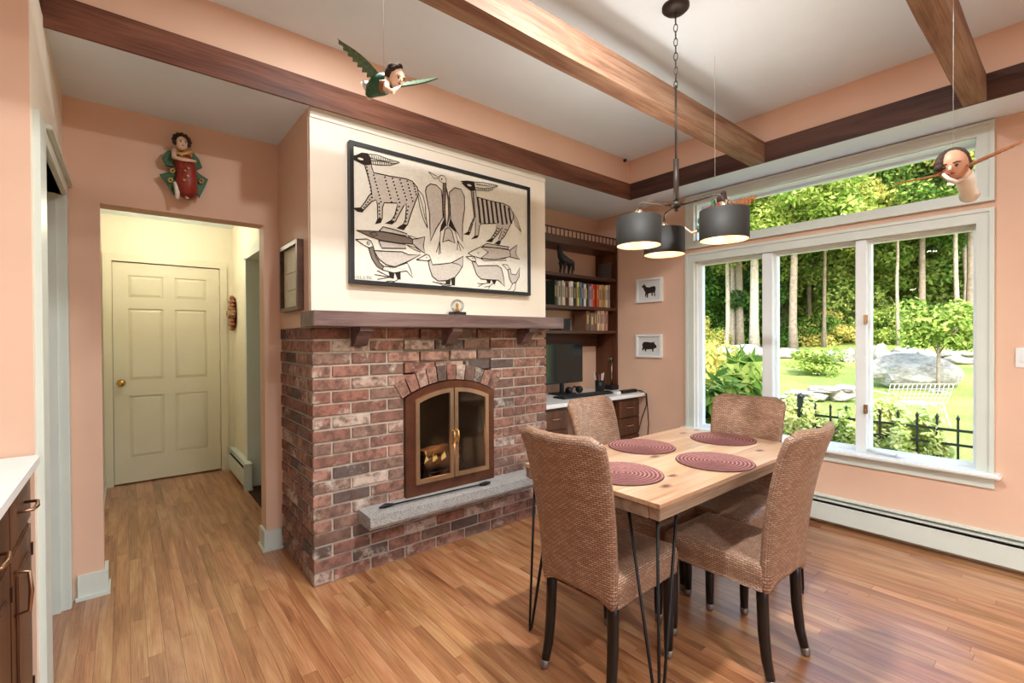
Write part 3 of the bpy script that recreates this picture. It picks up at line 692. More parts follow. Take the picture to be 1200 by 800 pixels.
# second bird
shape([(370,608),(420,580),(434,586),(442,606),(432,614),(412,611)], None, .005); dot(421,597,2.6)
shape([(428,612),(442,606),(450,632),(500,628),(545,622),(602,590),(598,640),(578,672),(560,694),(520,710),(478,712),(450,690),(436,650)])
line([(545,622),(580,630),(592,640)], .004); shape([(514,709),(540,704),(536,730),(518,728)], 'ink', .002); shape([(542,703),(562,692),(560,735),(546,732)], 'ink', .002)
for a in ([(520,728),(484,740),(468,745)], [(520,726),(480,722),(450,716)], [(546,733),(500,738),(480,748)], [(500,730),(470,718)]): line(a, .0045)
# second fish
shape([(690,544),(760,548),(832,560),(836,592),(760,606),(690,600),(724,570)], 'fill', .005); shape([(625,575),(688,543),(726,570),(688,600),(650,590)], None, .005); dot(676,574,3)
shape([(832,560),(868,534),(860,578),(880,605),(834,594)]); shape([(694,542),(716,527),(828,545),(826,556),(760,548)]); shape([(690,602),(704,612),(815,610),(812,600),(760,606)], None, .004)
# third and fourth bird
shape([(615,592),(650,590),(664,604),(660,620),(642,612)], None, .005); dot(648,600,2.6)
shape([(644,614),(662,616),(674,638),(720,636),(772,636),(790,650),(800,690),(806,740),(776,708),(730,706),(690,702),(668,680)])
shape([(716,706),(738,708),(734,724),(722,722)], 'ink', .002); shape([(742,708),(766,708),(756,730),(748,720)], 'ink', .002)
for a in ([(724,722),(700,726),(676,740)], [(704,726),(672,724)], [(750,724),(730,738),(706,742)], [(734,736),(726,750)]): line(a, .0045)
shape([(795,630),(818,632),(834,654),(818,656)], None, .004); shape([(822,655),(834,652),(838,678),(862,682),(880,645),(878,690),(862,718),(844,726),(830,700)])
for a in ([(846,724),(832,752)], [(862,718),(856,756)], [(832,752),(822,756)], [(856,756),(846,762)]): line(a, .0045)
for k, s in enumerate(([(60,700),(62,684),(70,696),(76,684),(79,701)], [(86,686),(87,702)], [(95,686),(96,702),(104,702)], [(111,687),(112,703),(120,703)], [(126,690),(134,688),(136,700),(128,703),(126,690)], [(142,704),(142,690),(150,692),(144,697),(151,705)])): line(s, .0022)
for a in fills: part(pt, 'painted_shape', a, m_tan)
for a in darks: part(pt, 'painted_shape', a, m_darkw)
o = part(pt, 'ink_lines', ink, m_ink); o['kind'] = 'stuff'

# ---- dark framed picture on the side of the chimney breast
xs_ = X0-.004
sf = thing('side_picture', 'narrow dark wooden framed print hung on the side of the chimney breast', 'picture', (xs_, 2.9, 1.48))
ya, yb_, za, zb = 2.71, 3.09, 1.48, 1.865
RS = lambda i, x: [(x, ya+i, za+i), (x, yb_-i, za+i), (x, yb_-i, zb-i), (x, ya+i, zb-i)]
part(sf, 'frame', MB().ring(RS(0, xs_-.035), RS(.022, xs_-.035), (.035, 0, 0)), m_walnut)
part(sf, 'print', MB().box(xs_-.012, xs_-.006, ya+.02, yb_-.02, za+.02, zb-.02), plain('print_paper', (226, 218, 192), .6))
part(sf, 'print_line', MB().box(xs_-.0135, xs_-.012, ya+.07, yb_-.07, 1.70, 1.703).box(xs_-.0135, xs_-.012, ya+.1, yb_-.1, 1.6, 1.603), m_darkw)
# ================================================================== TABLE
TXa, TXb, TYa, TYb, TZ = 1.375, 2.68, .90, 1.59, .76
tb = thing('dining_table', 'plank topped pine dining table on black hairpin legs', 'table', ((TXa+TXb)/2, (TYa+TYb)/2, 0))
npl = 4; pw = (TYb-TYa)/npl
for k in range(npl):
    me = MB().bbox(-(TXb-TXa)/2, (TXb-TXa)/2, -pw/2+.0006, pw/2-.0006, -.009, .009, .0015, 1).mesh('plank', m_table)
    o = link('plank', me, tb, (0, -((TYb-TYa)/2)+pw*(k+.5), TZ-.009))
part(tb, 'table_frame', MB().bbox(TXa+.008, TXb-.008, TYa+.007, TYa+.05, TZ-.062, TZ-.019, .002).bbox(TXa+.004, TXb-.004, TYb-.05, TYb-.003, TZ-.062, TZ-.019, .002)
     .bbox(TXa+.003, TXa+.06, TYa+.05, TYb-.05, TZ-.062, TZ-.019, .002).bbox(TXb-.06, TXb-.003, TYa+.05, TYb-.05, TZ-.062, TZ-.019, .002), m_tedge)
part(tb, 'under_board', MB().box(TXa+.06, TXb-.06, TYa+.05, TYb-.05, TZ-.03, TZ-.019), m_tedge)
for sx in (0, 1):
    for sy in (0, 1):
        cx, cy = (TXa+.012, TXb-.012)[sx], (TYa+.012, TYb-.012)[sy]; dx, dy = (1, -1)[sx], (1, -1)[sy]
        zt = TZ-.064; m = MB()
        m.box(min(cx, cx+dx*.15), max(cx, cx+dx*.15), min(cy, cy+dy*.15), max(cy, cy+dy*.15), zt-.003, zt+.002)
        foot = Vector((cx, cy, .007))
        tops = [Vector((cx+dx*.02, cy+dy*.14, zt)), Vector((cx+dx*.14, cy+dy*.02, zt)), Vector((cx+dx*.02, cy+dy*.02, zt))]
        m.tube([tops[0], tops[0].lerp(foot, .97)+Vector((dx*.002, dy*.008, 0)), foot, tops[2].lerp(foot, .97), tops[2]], .0055, 8)
        m.tube([tops[1], tops[1].lerp(foot, .97)+Vector((dx*.01, 0, 0)), foot+Vector((dx*.006, 0, 0))], .0055, 8)
        part(tb, 'hairpin_leg', m, m_black)
# placemats
t = NT('woven_mat'); tc = t.n('TexCoord'); wv = t.n('TexWave', wave_type='RINGS', rings_direction='Z'); wv.inputs['Scale'].default_value = 19; wv.inputs['Distortion'].default_value = .6; wv.inputs['Detail'].default_value = 2; wv.inputs['Detail Scale'].default_value = 30
t.l(tc.outputs['Object'], wv.inputs['Vector']); nn = t.noise(tc.outputs['Object'], 120, 3)
t.bump(wv.outputs['Fac'], .6, .003)
m_mat = t.fin(t.mix(t.ramp(nn, [(.4, (0, 0, 0, 1)), (.65, (.7, .7, .7, 1))]), t.ramp(wv.outputs['Fac'], [(.1, C(84, 46, 44)), (.55, C(146, 92, 88)), (1, C(186, 136, 130))]), C(120, 66, 62)), .7)
prof = [(0, 0), (.16, 0), (.166, .003), (.163, .0065)]+[(.163-.0082*k, .0065-(.0022 if k % 2 else 0)) for k in range(1, 20)]+[(0, .0065)]
mme = MB().lathe(prof, (0, 0, 0), 40).mesh('round_placemat', m_mat)
for (x, y, lab) in ((2.03, 1.435, 'round woven plum placemat on the fireplace side of the table'), (2.515, 1.255, 'round woven plum placemat at the table end by the window'),
                    (2.03, 1.05, 'round woven plum placemat on the table side away from the fireplace'), (1.57, 1.205, 'round woven plum placemat half hidden behind the chair at the table end')):
    tag(link('round_placemat', mme, None, (x, y, TZ)), lab, 'placemat', 'woven placemats on the table')

# ================================================================== CHAIRS
t = NT('rattan'); tc = t.n('TexCoord'); mp = t.n('Mapping'); mp.inputs['Scale'].default_value = (1, 1, 1); t.l(tc.outputs['UV'], mp.inputs[0])
br = t.n('TexBrick'); br.offset = .5; t.l(mp.outputs[0], br.inputs['Vector'])
br.inputs['Color1'].default_value = C(200, 164, 136); br.inputs['Color2'].default_value = C(164, 124, 98); br.inputs['Mortar'].default_value = C(70, 48, 38)
br.inputs['Scale'].default_value = 1; br.inputs['Mortar Size'].default_value = .0014; br.inputs['Mortar Smooth'].default_value = .6; br.inputs['Brick Width'].default_value = .022; br.inputs['Row Height'].default_value = .0085
nz = t.noise(mp.outputs[0], 25, 3, .6)
sw = t.n('TexWave', wave_type='BANDS', bands_direction='X'); sw.inputs['Scale'].default_value = 8.; sw.inputs['Distortion'].default_value = .5; t.l(mp.outputs[0], sw.inputs['Vector'])
c = t.mix(t.ramp(nz, [(.35, (0, 0, 0, 1)), (.7, (.6, .6, .6, 1))]), br.outputs['Color'], C(136, 98, 76))
inv = t.n('Math', operation='SUBTRACT'); inv.inputs[0].default_value = 1; t.l(br.outputs['Fac'], inv.inputs[1])
t.bump(inv.outputs[0], .9, .003); m_rattan = t.fin(c, .45, 0, .5)
m_tip = plain('leg_cap', (150, 140, 132), .35, .7, .2)
def rounded_panel(mbb, cen, nu, nv, hw_f, half_t, tmain):
    """closed panel with rounded edge: cen(s, tt)-> point on the mid surface, tt along height, s in -1..1; thickness half_t"""
    K = 2*(nu)+2*4
    prof = []
    for k in range(nu+1): prof.append((-1+2*k/nu, 1))
    for k in range(1, 5): a = PI/2-PI*k/5; prof.append((1, math.sin(a), math.cos(a)))
    for k in range(nu+1): prof.append((1-2*k/nu, -1))
    for k in range(1, 5): a = -PI/2-PI*k/5; prof.append((-1, math.sin(a), math.cos(a)))
    n = len(prof)
    def pt(k, j):
        p = prof[k % n]; tt = j/nv
        P, N, Y, h = cen(p[0]*1., tt)
        e = p[2] if len(p) > 2 else 0
        return P+N*(p[1]*h)+Y*(e*h)
    U = [0]
    for k in range(1, n+1): U.append(U[-1]+(pt(k, nv//2)-pt(k-1, nv//2)).length)
    V = [0]
    for j in range(1, nv+1): V.append(V[-1]+(pt(nu//2, j)-pt(nu//2, j-1)).length)
    vs = [pt(k, j) for j in range(nv+1) for k in range(n)]
    fs = []; uv = []
    for j in range(nv):
        for k in range(n):
            fs.append((j*n+k, j*n+(k+1) % n, (j+1)*n+(k+1) % n, (j+1)*n+k))
            uv.append([(U[k], V[j]), (U[k+1], V[j]), (U[k+1], V[j+1]), (U[k], V[j+1])])
    mbb.add(vs, fs, uv, True)
    bi = len(mbb.v)-len(vs)
    for j in (0, nv):
        for lst in ([nu+k for k in range(6)], [2*nu+5+k for k in range(5)]+[0]):
            f = [bi+j*n+k for k in lst]; mbb.f.append(f[::-1] if j == 0 else f); mbb.uv.append([(.01*k, 0) for k in range(len(f))]); mbb.sm.append(True)
        # cap strip between front and back rows
        a = [j*n+k for k in range(nu+1)]; bq = [j*n+(nu+1+4)+nu-k for k in range(nu+1)]
        base_i = len(mbb.v)-len(vs)
        for k in range(nu):
            f = (base_i+a[k], base_i+bq[k], base_i+bq[k+1], base_i+a[k+1]); mbb.f.append(list(f if j == 0 else f[::-1])); mbb.uv.append([(U[k], 0), (U[k], .05), (U[k+1], .05), (U[k+1], 0)]); mbb.sm.append(True)
def make_chair():
    r = link('rattan_chair', None)
    # backrest: z .36 to .98, raked, hollowed in plan
    bk = MB()
    ZB, ZT = .355, .985
    def cen(s, tt):
        hw = .172+.024*tt
        dipt = -.008*(1-s*s)*max(0, (tt-.8)/.2)**2            # top edge dips a little in the middle
        arch = .03*(1-s**4)*max(0, (.12-tt)/.12)
        z = ZB+(ZT-ZB)*tt+dipt+arch-.02*max(0, (abs(s)-.78)/.22)**2*max(0, (tt-.85)/.15)
        x = -.205-.012*tt-.095*tt**2.2 - .038*(1-s*s)*(.25+.75*tt)
        slope = Vector((-.012/.62-.33*tt**1.2, 0, 1)).normalized()
        yv = Vector((.076*s*(.25+.75*tt)/.19*1., 1, 0)).normalized()
        N = yv.cross(slope).normalized()
        h = .021*(1 if tt < .96 else max(.45, math.sqrt(max(0, 1-((tt-.96)/.042)**2))))
        if tt < .03: h *= .7+.3*tt/.03
        return Vector((x, s*(hw-.018), z)), N, yv, h
    rounded_panel(bk, cen, 12, 26, None, .02, 0)
    o = link('backrest', bk.mesh('backrest', m_rattan), r)
    # seat: woven block with rounded rim
    st = MB(); hx0, hx1, z0, z1 = -.205, .225, .362, .466
    sec = [(0., z0), (.004, z0), (.004, z0+.02), (0, z0+.05), (0, z1-.028), (.005, z1-.012), (.014, z1-.003), (.03, z1)]
    def outline(ins):
        pts = []; rc = .035; 
        for (cx, cy, a0) in ((hx1, -1, -90), (hx1, 1, 0), (hx0, 1, 90), (hx0, -1, 180)):
            hw = .19 if cx > 0 else .182
            sx = 1 if cx > 0 else -1; rr = rc if cx > 0 else .01
            c0 = Vector((cx-sx*(rr+0), cy*(hw-rr)))
            for k in range(5):
                a = math.radians(a0+90*k/4); d = max(rr-ins, .001)
                p = c0+Vector((math.cos(a), math.sin(a)))*d
                if rr-ins < 0: p -= Vector((sx*(ins-rr), cy*(ins-rr)))
                pts.append(p)
        return pts
    n = 20; rows = [[(p.x, p.y, z) for p in outline(i)] for i, z in sec]
    per = [0]
    for k in range(1, n+1): per.append(per[-1]+(Vector(rows[4][k % n])-Vector(rows[4][k-1])).length)
    vs = [p for rw in rows for p in rw]; fs = []; uv = []; vv = [0]
    for j in range(1, len(sec)): vv.append(vv[-1]+math.hypot(sec[j][0]-sec[j-1][0], sec[j][1]-sec[j-1][1]))
    for j in range(len(sec)-1):
        for k in range(n):
            fs.append((j*n+k, j*n+(k+1) % n, (j+1)*n+(k+1) % n, (j+1)*n+k)); uv.append([(per[k], vv[j]), (per[k+1], vv[j]), (per[k+1], vv[j+1]), (per[k], vv[j+1])])
    fs.append(tuple((len(sec)-1)*n+k for k in range(n))); uv.append([(p[1], p[0]) for p in rows[-1]])
    fs.append(tuple(range(n))[::-1]); uv.append([(p[1], p[0]) for p in rows[0]][::-1])
    st.add(vs, fs, uv, False); st.sm = [len(f) == 4 for f in st.f]
    link('seat', st.mesh('seat', m_rattan), r)
    for sx in (-1, 1):
        for sy in (-1, 1):
            if sx < 0: pts = [(-.188, sy*.148, .40), (-.192, sy*.148, .3), (-.196, sy*.15, .2), (-.207, sy*.152, .1), (-.228, sy*.156, .012)]; rad = [.022, .0215, .021, .019, .0165]
            else: pts = [(.19, sy*.152, .40), (.19, sy*.152, .3), (.19, sy*.152, .2), (.19, sy*.152, .1), (.19, sy*.152, .012)]; rad = [.023, .022, .021, .0195, .0165]
            lg = link('leg', MB().tube(pts, rad, 12).mesh('leg', m_leg), r)
            e = Vector(pts[-1]); d = (e-Vector(pts[-2])).normalized()
            link('foot_cap', MB().tube([e-d*.022, e-d*.02, e, (e.x+d.x*.008, e.y, 0)], [.0168, .0186, .018, .014], 12).mesh('foot_cap', m_tip), lg)
    return r
ch = make_chair()
def copy_tree(o, parent=None):
    c = o.copy(); COL.objects.link(c); c.parent = parent
    for k in o.children: copy_tree(k, c)
    return c
for k, (x, y, rz, lab) in enumerate(((1.52, 1.228, 3.4, 'woven rattan dining chair at the table end, its backrest towards the hall'),
        (2.015, .963, 88.5, 'woven rattan dining chair pulled up to the long table side facing the fireplace'),
        (2.045, 1.463, -85, 'woven rattan dining chair between the table and the fireplace, its backrest facing the desk'),
        (2.44, 1.195, -175, 'woven rattan dining chair at the table end with its back to the window'))):
    o = ch if k == 0 else copy_tree(ch)
    o.location = (x, y, 0); o.rotation_euler = (0, 0, math.radians(rz)); tag(o, lab, 'chair', 'rattan chairs around the table')

# ================================================================== HANGING LAMP
LX, LY = 2.02, 1.23
lm = thing('hanging_lamp', 'bronze three arm pendant lamp with dark drum shades hanging over the table', 'lamp', (LX, LY, 1.75))
part(lm, 'ceiling_canopy', MB().lathe([(0, ZU-.032), (.02, ZU-.032), (.05, ZU-.024), (.062, ZU-.012), (.062, ZU), (0, ZU)], (LX, LY, 0), 28), m_bronze)
part(lm, 'canopy_hook', MB().tube([(LX, LY, ZU-.03), (LX, LY, ZU-.055)], .006, 8), m_bronze)
zc = ZU-.05; k = 0; rz0 = 2.50
link_me = None
while zc > rz0:
    a = [Vector((math.cos(th)*.0085, 0, math.sin(th)*.0195)) for th in [2*PI*i/12 for i in range(12)]]
    if not link_me: link_me = MB().tube(a, .0022, 6, closed=True).mesh('chain_link', m_bronze)
    link('chain_link', link_me, lm, Vector((LX, LY, zc-.019))-lm.location, (0, 0, .4+(PI/2 if k % 2 else 0)))
    zc -= .0335; k += 1
part(lm, 'rod', MB().tube([(LX, LY, zc+.012), (LX, LY, 2.15)], .005, 8).tube([(LX, LY, 2.16), (LX, LY, 1.95)], .0125, 14), m_bronze)
part(lm, 'hub', MB().lathe([(0, 1.93), (.016, 1.93), (.026, 1.936), (.026, 1.952), (.016, 1.96), (0, 1.96)], (LX, LY, 0), 20).tube([(LX, LY, 1.932), (LX, LY, 1.915)], .008, 10), m_bronze)
m_shade = plain('shade_outside', (33, 29, 24), .65, .1, .08)
t = NT('shade_inside'); m_sin = t.fin(C(196, 148, 108), .6, 0)
m_bulb = emis('bulb', (255, 232, 196), 5)
fwd2 = Vector((_fw.x, _fw.y, 0)).normalized(); rt2 = Vector((_rr.x, _rr.y, 0)).normalized()
SR, SZ0, SZ1 = .104, 1.752, 1.885
for k, (la, de) in enumerate(((-.178, -.0), (.024, .25), (.172, -.12))):
    c = Vector((LX, LY, 0))+rt2*la+fwd2*de
    d = Vector((c.x-LX, c.y-LY, 0)); dn = d.normalized()
    arm = MB().tube([(LX, LY, 1.945), (LX+dn.x*.05, LY+dn.y*.05, 1.945), (c.x-dn.x*.035, c.y-dn.y*.035, 1.962), (c.x-dn.x*.012, c.y-dn.y*.012, 1.952), (c.x, c.y, 1.93), (c.x, c.y, 1.88)], .0055, 8)
    part(lm, 'arm', arm, m_bronze)
    sh = part(lm, 'lamp_shade', MB().lathe([(SR, SZ0), (SR, SZ1), (SR-.002, SZ1), (SR-.002, SZ0), (SR, SZ0)], c, 40), m_shade, 'dark drum lamp shade')
    part(sh, 'shade_lining', MB().lathe([(SR-.0025, SZ0+.001), (SR-.0025, SZ1-.001), (SR-.0035, SZ1-.001), (SR-.0035, SZ0+.001)], c, 40), m_sin)
    sp = MB()
    for j in range(2):
        a = .6+j*PI; p = Vector((math.cos(a)*SR*.97, math.sin(a)*SR*.97, 0))+c
        sp.tube([(p.x, p.y, SZ1-.01), (p.x, p.y, SZ1+.028), (c.x, c.y, SZ1+.03)], .0018, 6)
    part(sh, 'spider_wire', sp, m_bronze)
    part(lm, 'socket', MB().lathe([(0, 1.925), (.016, 1.92), (.024, 1.9), (.024, 1.86), (0, 1.86)], c, 14), m_brass)
    part(lm, 'bulb', MB().ball((c.x, c.y, 1.825), (.03, .03, .038), 14, 10), m_bulb)
    ll = bpy.data.lights.new('pendant_bulb', 'POINT'); ll.energy = 2.6*LAMP_W; ll.color = (1, .78, .56); ll.shadow_soft_size = .03
    lo = bpy.data.objects.new('pendant_bulb', ll); COL.objects.link(lo); lo.location = (c.x, c.y, 1.775)
    ul = bpy.data.lights.new('pendant_uplight', 'SPOT'); ul.energy = 12*LAMP_W; ul.color = (1, .94, .86); ul.spot_size = math.radians(150); ul.spot_blend = 1.; ul.shadow_soft_size = .09
    uo = bpy.data.objects.new('pendant_uplight', ul); COL.objects.link(uo); uo.location = (c.x+.045, c.y, 1.84); uo.rotation_euler = (PI, 0, 0)

# ---- room lights: one inferred can, added fill cans in both ceilings, hall dome
m_can = emis('can_glow', (255, 240, 220), 6)
def can(x, y, z, w, lab, col=(.95, .985, 1), rad=.06):
    r = thing('recessed_and_fill_light', lab, 'light', (x, y, z-.006), 0, 'recessed ceiling lights')
    part(r, 'trim_ring', MB().lathe([(rad, z-.001), (rad+.03, z-.006), (rad+.034, z), (rad, z)], (x, y, 0), 24), m_trimw)
    part(r, 'lens', MB().lathe([(0, z-.001), (rad, z-.001)], (x, y, 0), 24), m_can)
    al = bpy.data.lights.new('can_and_fill_lamp', 'AREA'); al.shape = 'DISK'; al.size = rad*2; al.energy = w*LAMP_W; al.color = col
    ao = bpy.data.objects.new('can_and_fill_lamp', al); COL.objects.link(ao); ao.location = (x, y, z-.012)
CL = 'white recessed downlight of the raised ceiling set, mostly added fill'
can(.82, 1.92, ZU, 9, CL); can(1.35, .85, ZU, 50, CL); can(.1, .3, ZU, 8, CL); can(.9, -1.1, ZU, 40, CL); can(2.7, -1.2, ZU, 9, CL)  # first one inferred from the wall shadow, the others added unseen as fill
KL = 'added unseen fill downlight in the kitchen ceiling'
can(-1.2, 1.4, ZL, 5, KL); can(-1.2, -.4, ZL, 14, KL)  # both added out of view to brighten the room
hl = thing('hall_ceiling_light', 'small white dome light on the hall ceiling', 'light', (.28, 5.0, HZ-.07))
part(hl, 'dome', MB().lathe([(0, HZ-.07), (.05, HZ-.062), (.09, HZ-.035), (.105, HZ-.012), (.105, HZ)], (.28, 5.0, 0), 28), emis('hall_dome', (255, 236, 200), 5))
part(hl, 'rim', MB().lathe([(.104, HZ-.014), (.118, HZ-.01), (.118, HZ), (.104, HZ)], (.28, 5.0, 0), 28), m_trimw)
ll = bpy.data.lights.new('hall_lamp', 'POINT'); ll.energy = 10*LAMP_W; ll.color = (1, .9, .7); ll.shadow_soft_size = .09
lo = bpy.data.objects.new('hall_lamp', ll); COL.objects.link(lo); lo.location = (.28, 4.85, HZ-.2)

# ================================================================== BOOKCASE AND DESK NICHE
BY = 2.974; BX0, BX1 = X1+.01, XW-.004
bc = thing('wall_bookcase', 'dark walnut wall bookcase with a small gallery rail in the niche beside the fireplace', 'bookcase', ((BX0+BX1)/2, (BY+YB)/2, .79))
for (xa, xb) in ((BX0, BX0+.025), (BX1-.025, BX1)): part(bc, 'side_panel', MB().bbox(xa, xb, BY, YB-.002, .80, 2.235, .002), m_walnutZ)
SH = [1.357, 1.583, 1.872, 2.165]
for z in SH: part(bc, 'shelf', MB().bbox(BX0+.025, BX1-.025, BY+.002, YB-.002, z, z+(.07 if z > 2.1 else .028), .002), m_walnut)
part(bc, 'rail_board', MB().bbox(BX0+.025, BX1-.025, YB-.03, YB-.012, 1.23, 1.357, .002), m_walnut)
m_rail = m_walnut
part(bc, 'gallery_rail', MB().bbox(BX0, BX1, BY, BY+.014, 2.292, 2.304, .002), m_rail)
nsp = 26
for k in range(nsp):
    x = BX0+.01+(BX1-BX0-.02)*k/(nsp-1)
    part(bc, 'spindle', MB().box(x-.004, x+.004, BY+.003, BY+.011, 2.235, 2.292), m_rail)
# books
rbk = random.Random(3)
def book(x, w, h, z, rgb, lab, lean=0., dep=.16, group='books on the bookcase'):
    mt = bpy.data.materials.get('cover_%d_%d_%d' % rgb) or plain('cover_%d_%d_%d' % rgb, rgb, .5, 0, .06)
    y0 = BY+.03+rbk.uniform(0, .02)
    r = thing('book', lab, 'book', (x+w/2, y0+dep/2, z), 0, group)
    def sh(mbb):
        if lean:
            mbb.v = [(v[0]+lean*(v[2]-z), v[1], v[2]) for v in mbb.v]
        return mbb
    part(r, 'cover', sh(MB().box(x, x+.002, y0, y0+dep, z, z+h).box(x+w-.002, x+w, y0, y0+dep, z, z+h).box(x, x+w, y0, y0+.003, z, z+h)), mt)
    part(r, 'pages', sh(MB().box(x+.002, x+w-.002, y0+.003, y0+dep-.004, z+.003, z+h-.004)), m_pages)
    if w > .02: part(r, 'spine_title', sh(MB().box(x+w*.35, x+w*.65, y0-.0006, y0, z+h*.35, z+h*.8)), m_spine if sum(rgb) < 420 else m_ink)
m_pages = plain('book_pages', (226, 218, 198), .8); m_spine = plain('spine_gold', (212, 186, 130), .5)
row1 = [('dark green', (36, 58, 50), .024, .225), ('olive grey', (120, 116, 92), .02, .215), ('pale grey', (196, 192, 180), .026, .22), ('cream', (226, 214, 188), .022, .226), ('white', (238, 234, 226), .018, .214), ('dark maroon', (92, 40, 36), .034, .215),
        ('ivory', (232, 222, 200), .02, .22), ('chalk white', (244, 240, 232), .03, .23), ('black and white', (60, 56, 54), .026, .212), ('pale yellow', (230, 212, 140), .02, .225), ('lime green', (176, 190, 96), .016, .23), ('sky blue', (120, 166, 200), .018, .228),
        ('navy blue', (44, 70, 116), .022, .226), ('bright white', (248, 246, 240), .024, .215), ('charcoal', (52, 50, 54), .03, .22), ('lavender', (196, 178, 196), .022, .2), ('rose pink', (214, 150, 150), .018, .222), ('scarlet', (206, 70, 46), .034, .22),
        ('vermilion', (220, 92, 56), .03, .222), ('beige', (216, 196, 164), .022, .214), ('pearl grey', (214, 212, 206), .018, .22), ('golden yellow', (226, 176, 72), .024, .226), ('sand', (214, 190, 150), .02, .218), ('off white', (236, 228, 212), .026, .225), ('light mauve', (198, 176, 170), .02, .23)]
x = BX1-.03-.005-sum(b_[2]+.0012 for b_ in row1); x = max(x, BX0+.03); x0r = BX1-.035
xx = x0r-.04
for nm, rgb, w, h in reversed(row1):
    w *= 1.28; xx -= w+.0012; book(xx, w, h, SH[1]+.028, rgb, nm+' book in the long row on the middle bookcase shelf')
row2 = [('taupe', (126, 92, 72), .04, .19), ('grey boxed', (120, 112, 104), .05, .17), ('red brown', (150, 84, 62), .03, .2), ('cream spined', (224, 208, 184), .026, .205), ('apricot', (220, 176, 140), .03, .2), ('ivory coloured', (234, 224, 206), .022, .208), ('dusky pink', (196, 150, 134), .028, .2)]
xx = BX1-.12
for nm, rgb, w, h in reversed(row2):
    w *= 1.3; xx -= w+.0015; book(xx, w, h, SH[0]+.028, rgb, nm+' book on the lowest bookcase shelf', .04)
book(BX1-.075, .014, .17, SH[2]+.028, (96, 88, 84), 'single grey book leaning on the top bookcase shelf', .12)
# wolf figurine
def ellip_tube(m, pts, rad, n=10): m.tube([Vector(p) for p in pts], rad, n)
wx, wz = onY(663, 315, 3.06).x, SH[2]+.028; wy = 3.06
m_fig = plain('dark_carving', (52, 56, 54), .5, .2, .3, 40)
wf = MB()
ellip_tube(wf, [(wx-.075, wy, wz+.17), (wx-.05, wy, wz+.155), (wx-.01, wy, wz+.135), (wx+.03, wy, wz+.125), (wx+.075, wy, wz+.115), (wx+.09, wy, wz+.1)], [.018, .04, .042, .036, .034, .014])
ellip_tube(wf, [(wx-.055, wy, wz+.16), (wx-.075, wy, wz+.2), (wx-.085, wy, wz+.235), (wx-.088, wy, wz+.25)], [.036, .026, .02, .008])
ellip_tube(wf, [(wx-.075, wy, wz+.225), (wx-.092, wy, wz+.25), (wx-.1, wy, wz+.272)], [.02, .014, .006])
for dx, dy in ((-.05, .018), (-.035, -.018), (.06, .018), (.075, -.018)):
    ellip_tube(wf, [(wx+dx, wy+dy, wz+.12), (wx+dx+.004, wy+dy, wz+.07), (wx+dx-.006, wy+dy, wz+.035), (wx+dx-.004, wy+dy, wz+.008), (wx+dx-.014, wy+dy, wz)], [.02, .013, .009, .008, .009], 8)
ellip_tube(wf, [(wx+.085, wy, wz+.11), (wx+.105, wy, wz+.08), (wx+.112, wy, wz+.05)], [.014, .013, .004], 8)
for s in (-1, 1): wf.lathe([(.008, 0), (.0, .02)], (wx-.072, wy+s*.01, wz+.24), 6)
solo('wolf_figurine', wf, m_fig, 'dark carved howling wolf figurine on the top bookcase shelf', 'figurine')
# small box on the lowest shelf at the left
sx = onY(664, 380, 3.05).x
solo('storage_box', MB().bbox(sx-.12, sx+.0, 3.0, 3.16, SH[0]+.028, SH[0]+.12, .004).bbox(sx-.125, sx+.004, 2.995, 3.165, SH[0]+.12, SH[0]+.135, .004), m_blackp, 'low dark lidded box on the lowest bookcase shelf', 'box')

# desk
DZt = .795; DYf = 2.64
dk = thing('built_in_desk', 'white topped desk with walnut drawer pedestals under the bookcase', 'desk', ((BX0+BX1)/2, 2.95, 0))
part(dk, 'desk_top', MB().bbox(BX0, XW-.003, DYf, YB-.002, DZt-.032, DZt, .004), m_white)
pa = onY(726, 480, 2.68).x; pb = onY(750, 480, 2.68).x
def pedestal(xa, xb, nd):
    p = part(dk, 'pedestal', MB().bbox(xa, xb, 2.70, 3.2, 0.05, DZt-.033, .002), m_walnutZ)
    h = (DZt-.05-.08)/nd
    for k in range(nd):
        z = .08+k*h
        d = part(dk, 'drawer_front', MB().bbox(xa+.012, xb-.012, 2.68, 2.70, z+.006, z+h-.006, .004), m_walnutZ)
        xm = (xa+xb)/2
        part(d, 'handle', MB().tube([(xm-.045, 2.68, z+h*.55), (xm-.04, 2.66, z+h*.55), (xm+.04, 2.66, z+h*.55), (xm+.045, 2.68, z+h*.55)], .004, 8), m_brass)
pedestal(pa-.02, pb, 4); pedestal(BX0+.02, onY(667, 500, 2.68).x, 4)
# monitor
mx1 = onY(683, 430, 3.05).x; mz0, mz1 = onY(683, 447, 3.05).z, onY(683, 402, 3.05).z
mn = thing('computer_monitor', 'black flat screen monitor standing on the white desk', 'monitor', (mx1-.25, 3.05, DZt))
part(mn, 'screen', MB().bbox(mx1-.5, mx1, 3.05, 3.075, mz0, mz1, .003), m_blackp)
t = NT('screen_glass'); m_scr = t.fin(C(30, 38, 38), .12, 0, .6)
part(mn, 'display', MB().box(mx1-.492, mx1-.008, 3.0485, 3.05, mz0+.014, mz1-.008), m_scr)
part(mn, 'stand', MB().bbox(mx1-.27, mx1-.23, 3.075, 3.1, DZt+.01, (mz0+mz1)/2, .003).bbox(mx1-.36, mx1-.14, 3.0, 3.16, DZt, DZt+.012, .004), m_blackp)
ka, kb = onZ(655, 466, DZt+.01), onZ(703, 459, DZt+.01)
kb_ = thing('keyboard', 'black keyboard lying on the white desk in front of the monitor', 'keyboard', ((ka.x+kb.x)/2, 2.86, DZt))
part(kb_, 'body', MB().bbox(ka.x, kb.x, 2.79, 2.93, DZt, DZt+.014, .003), m_blackp)
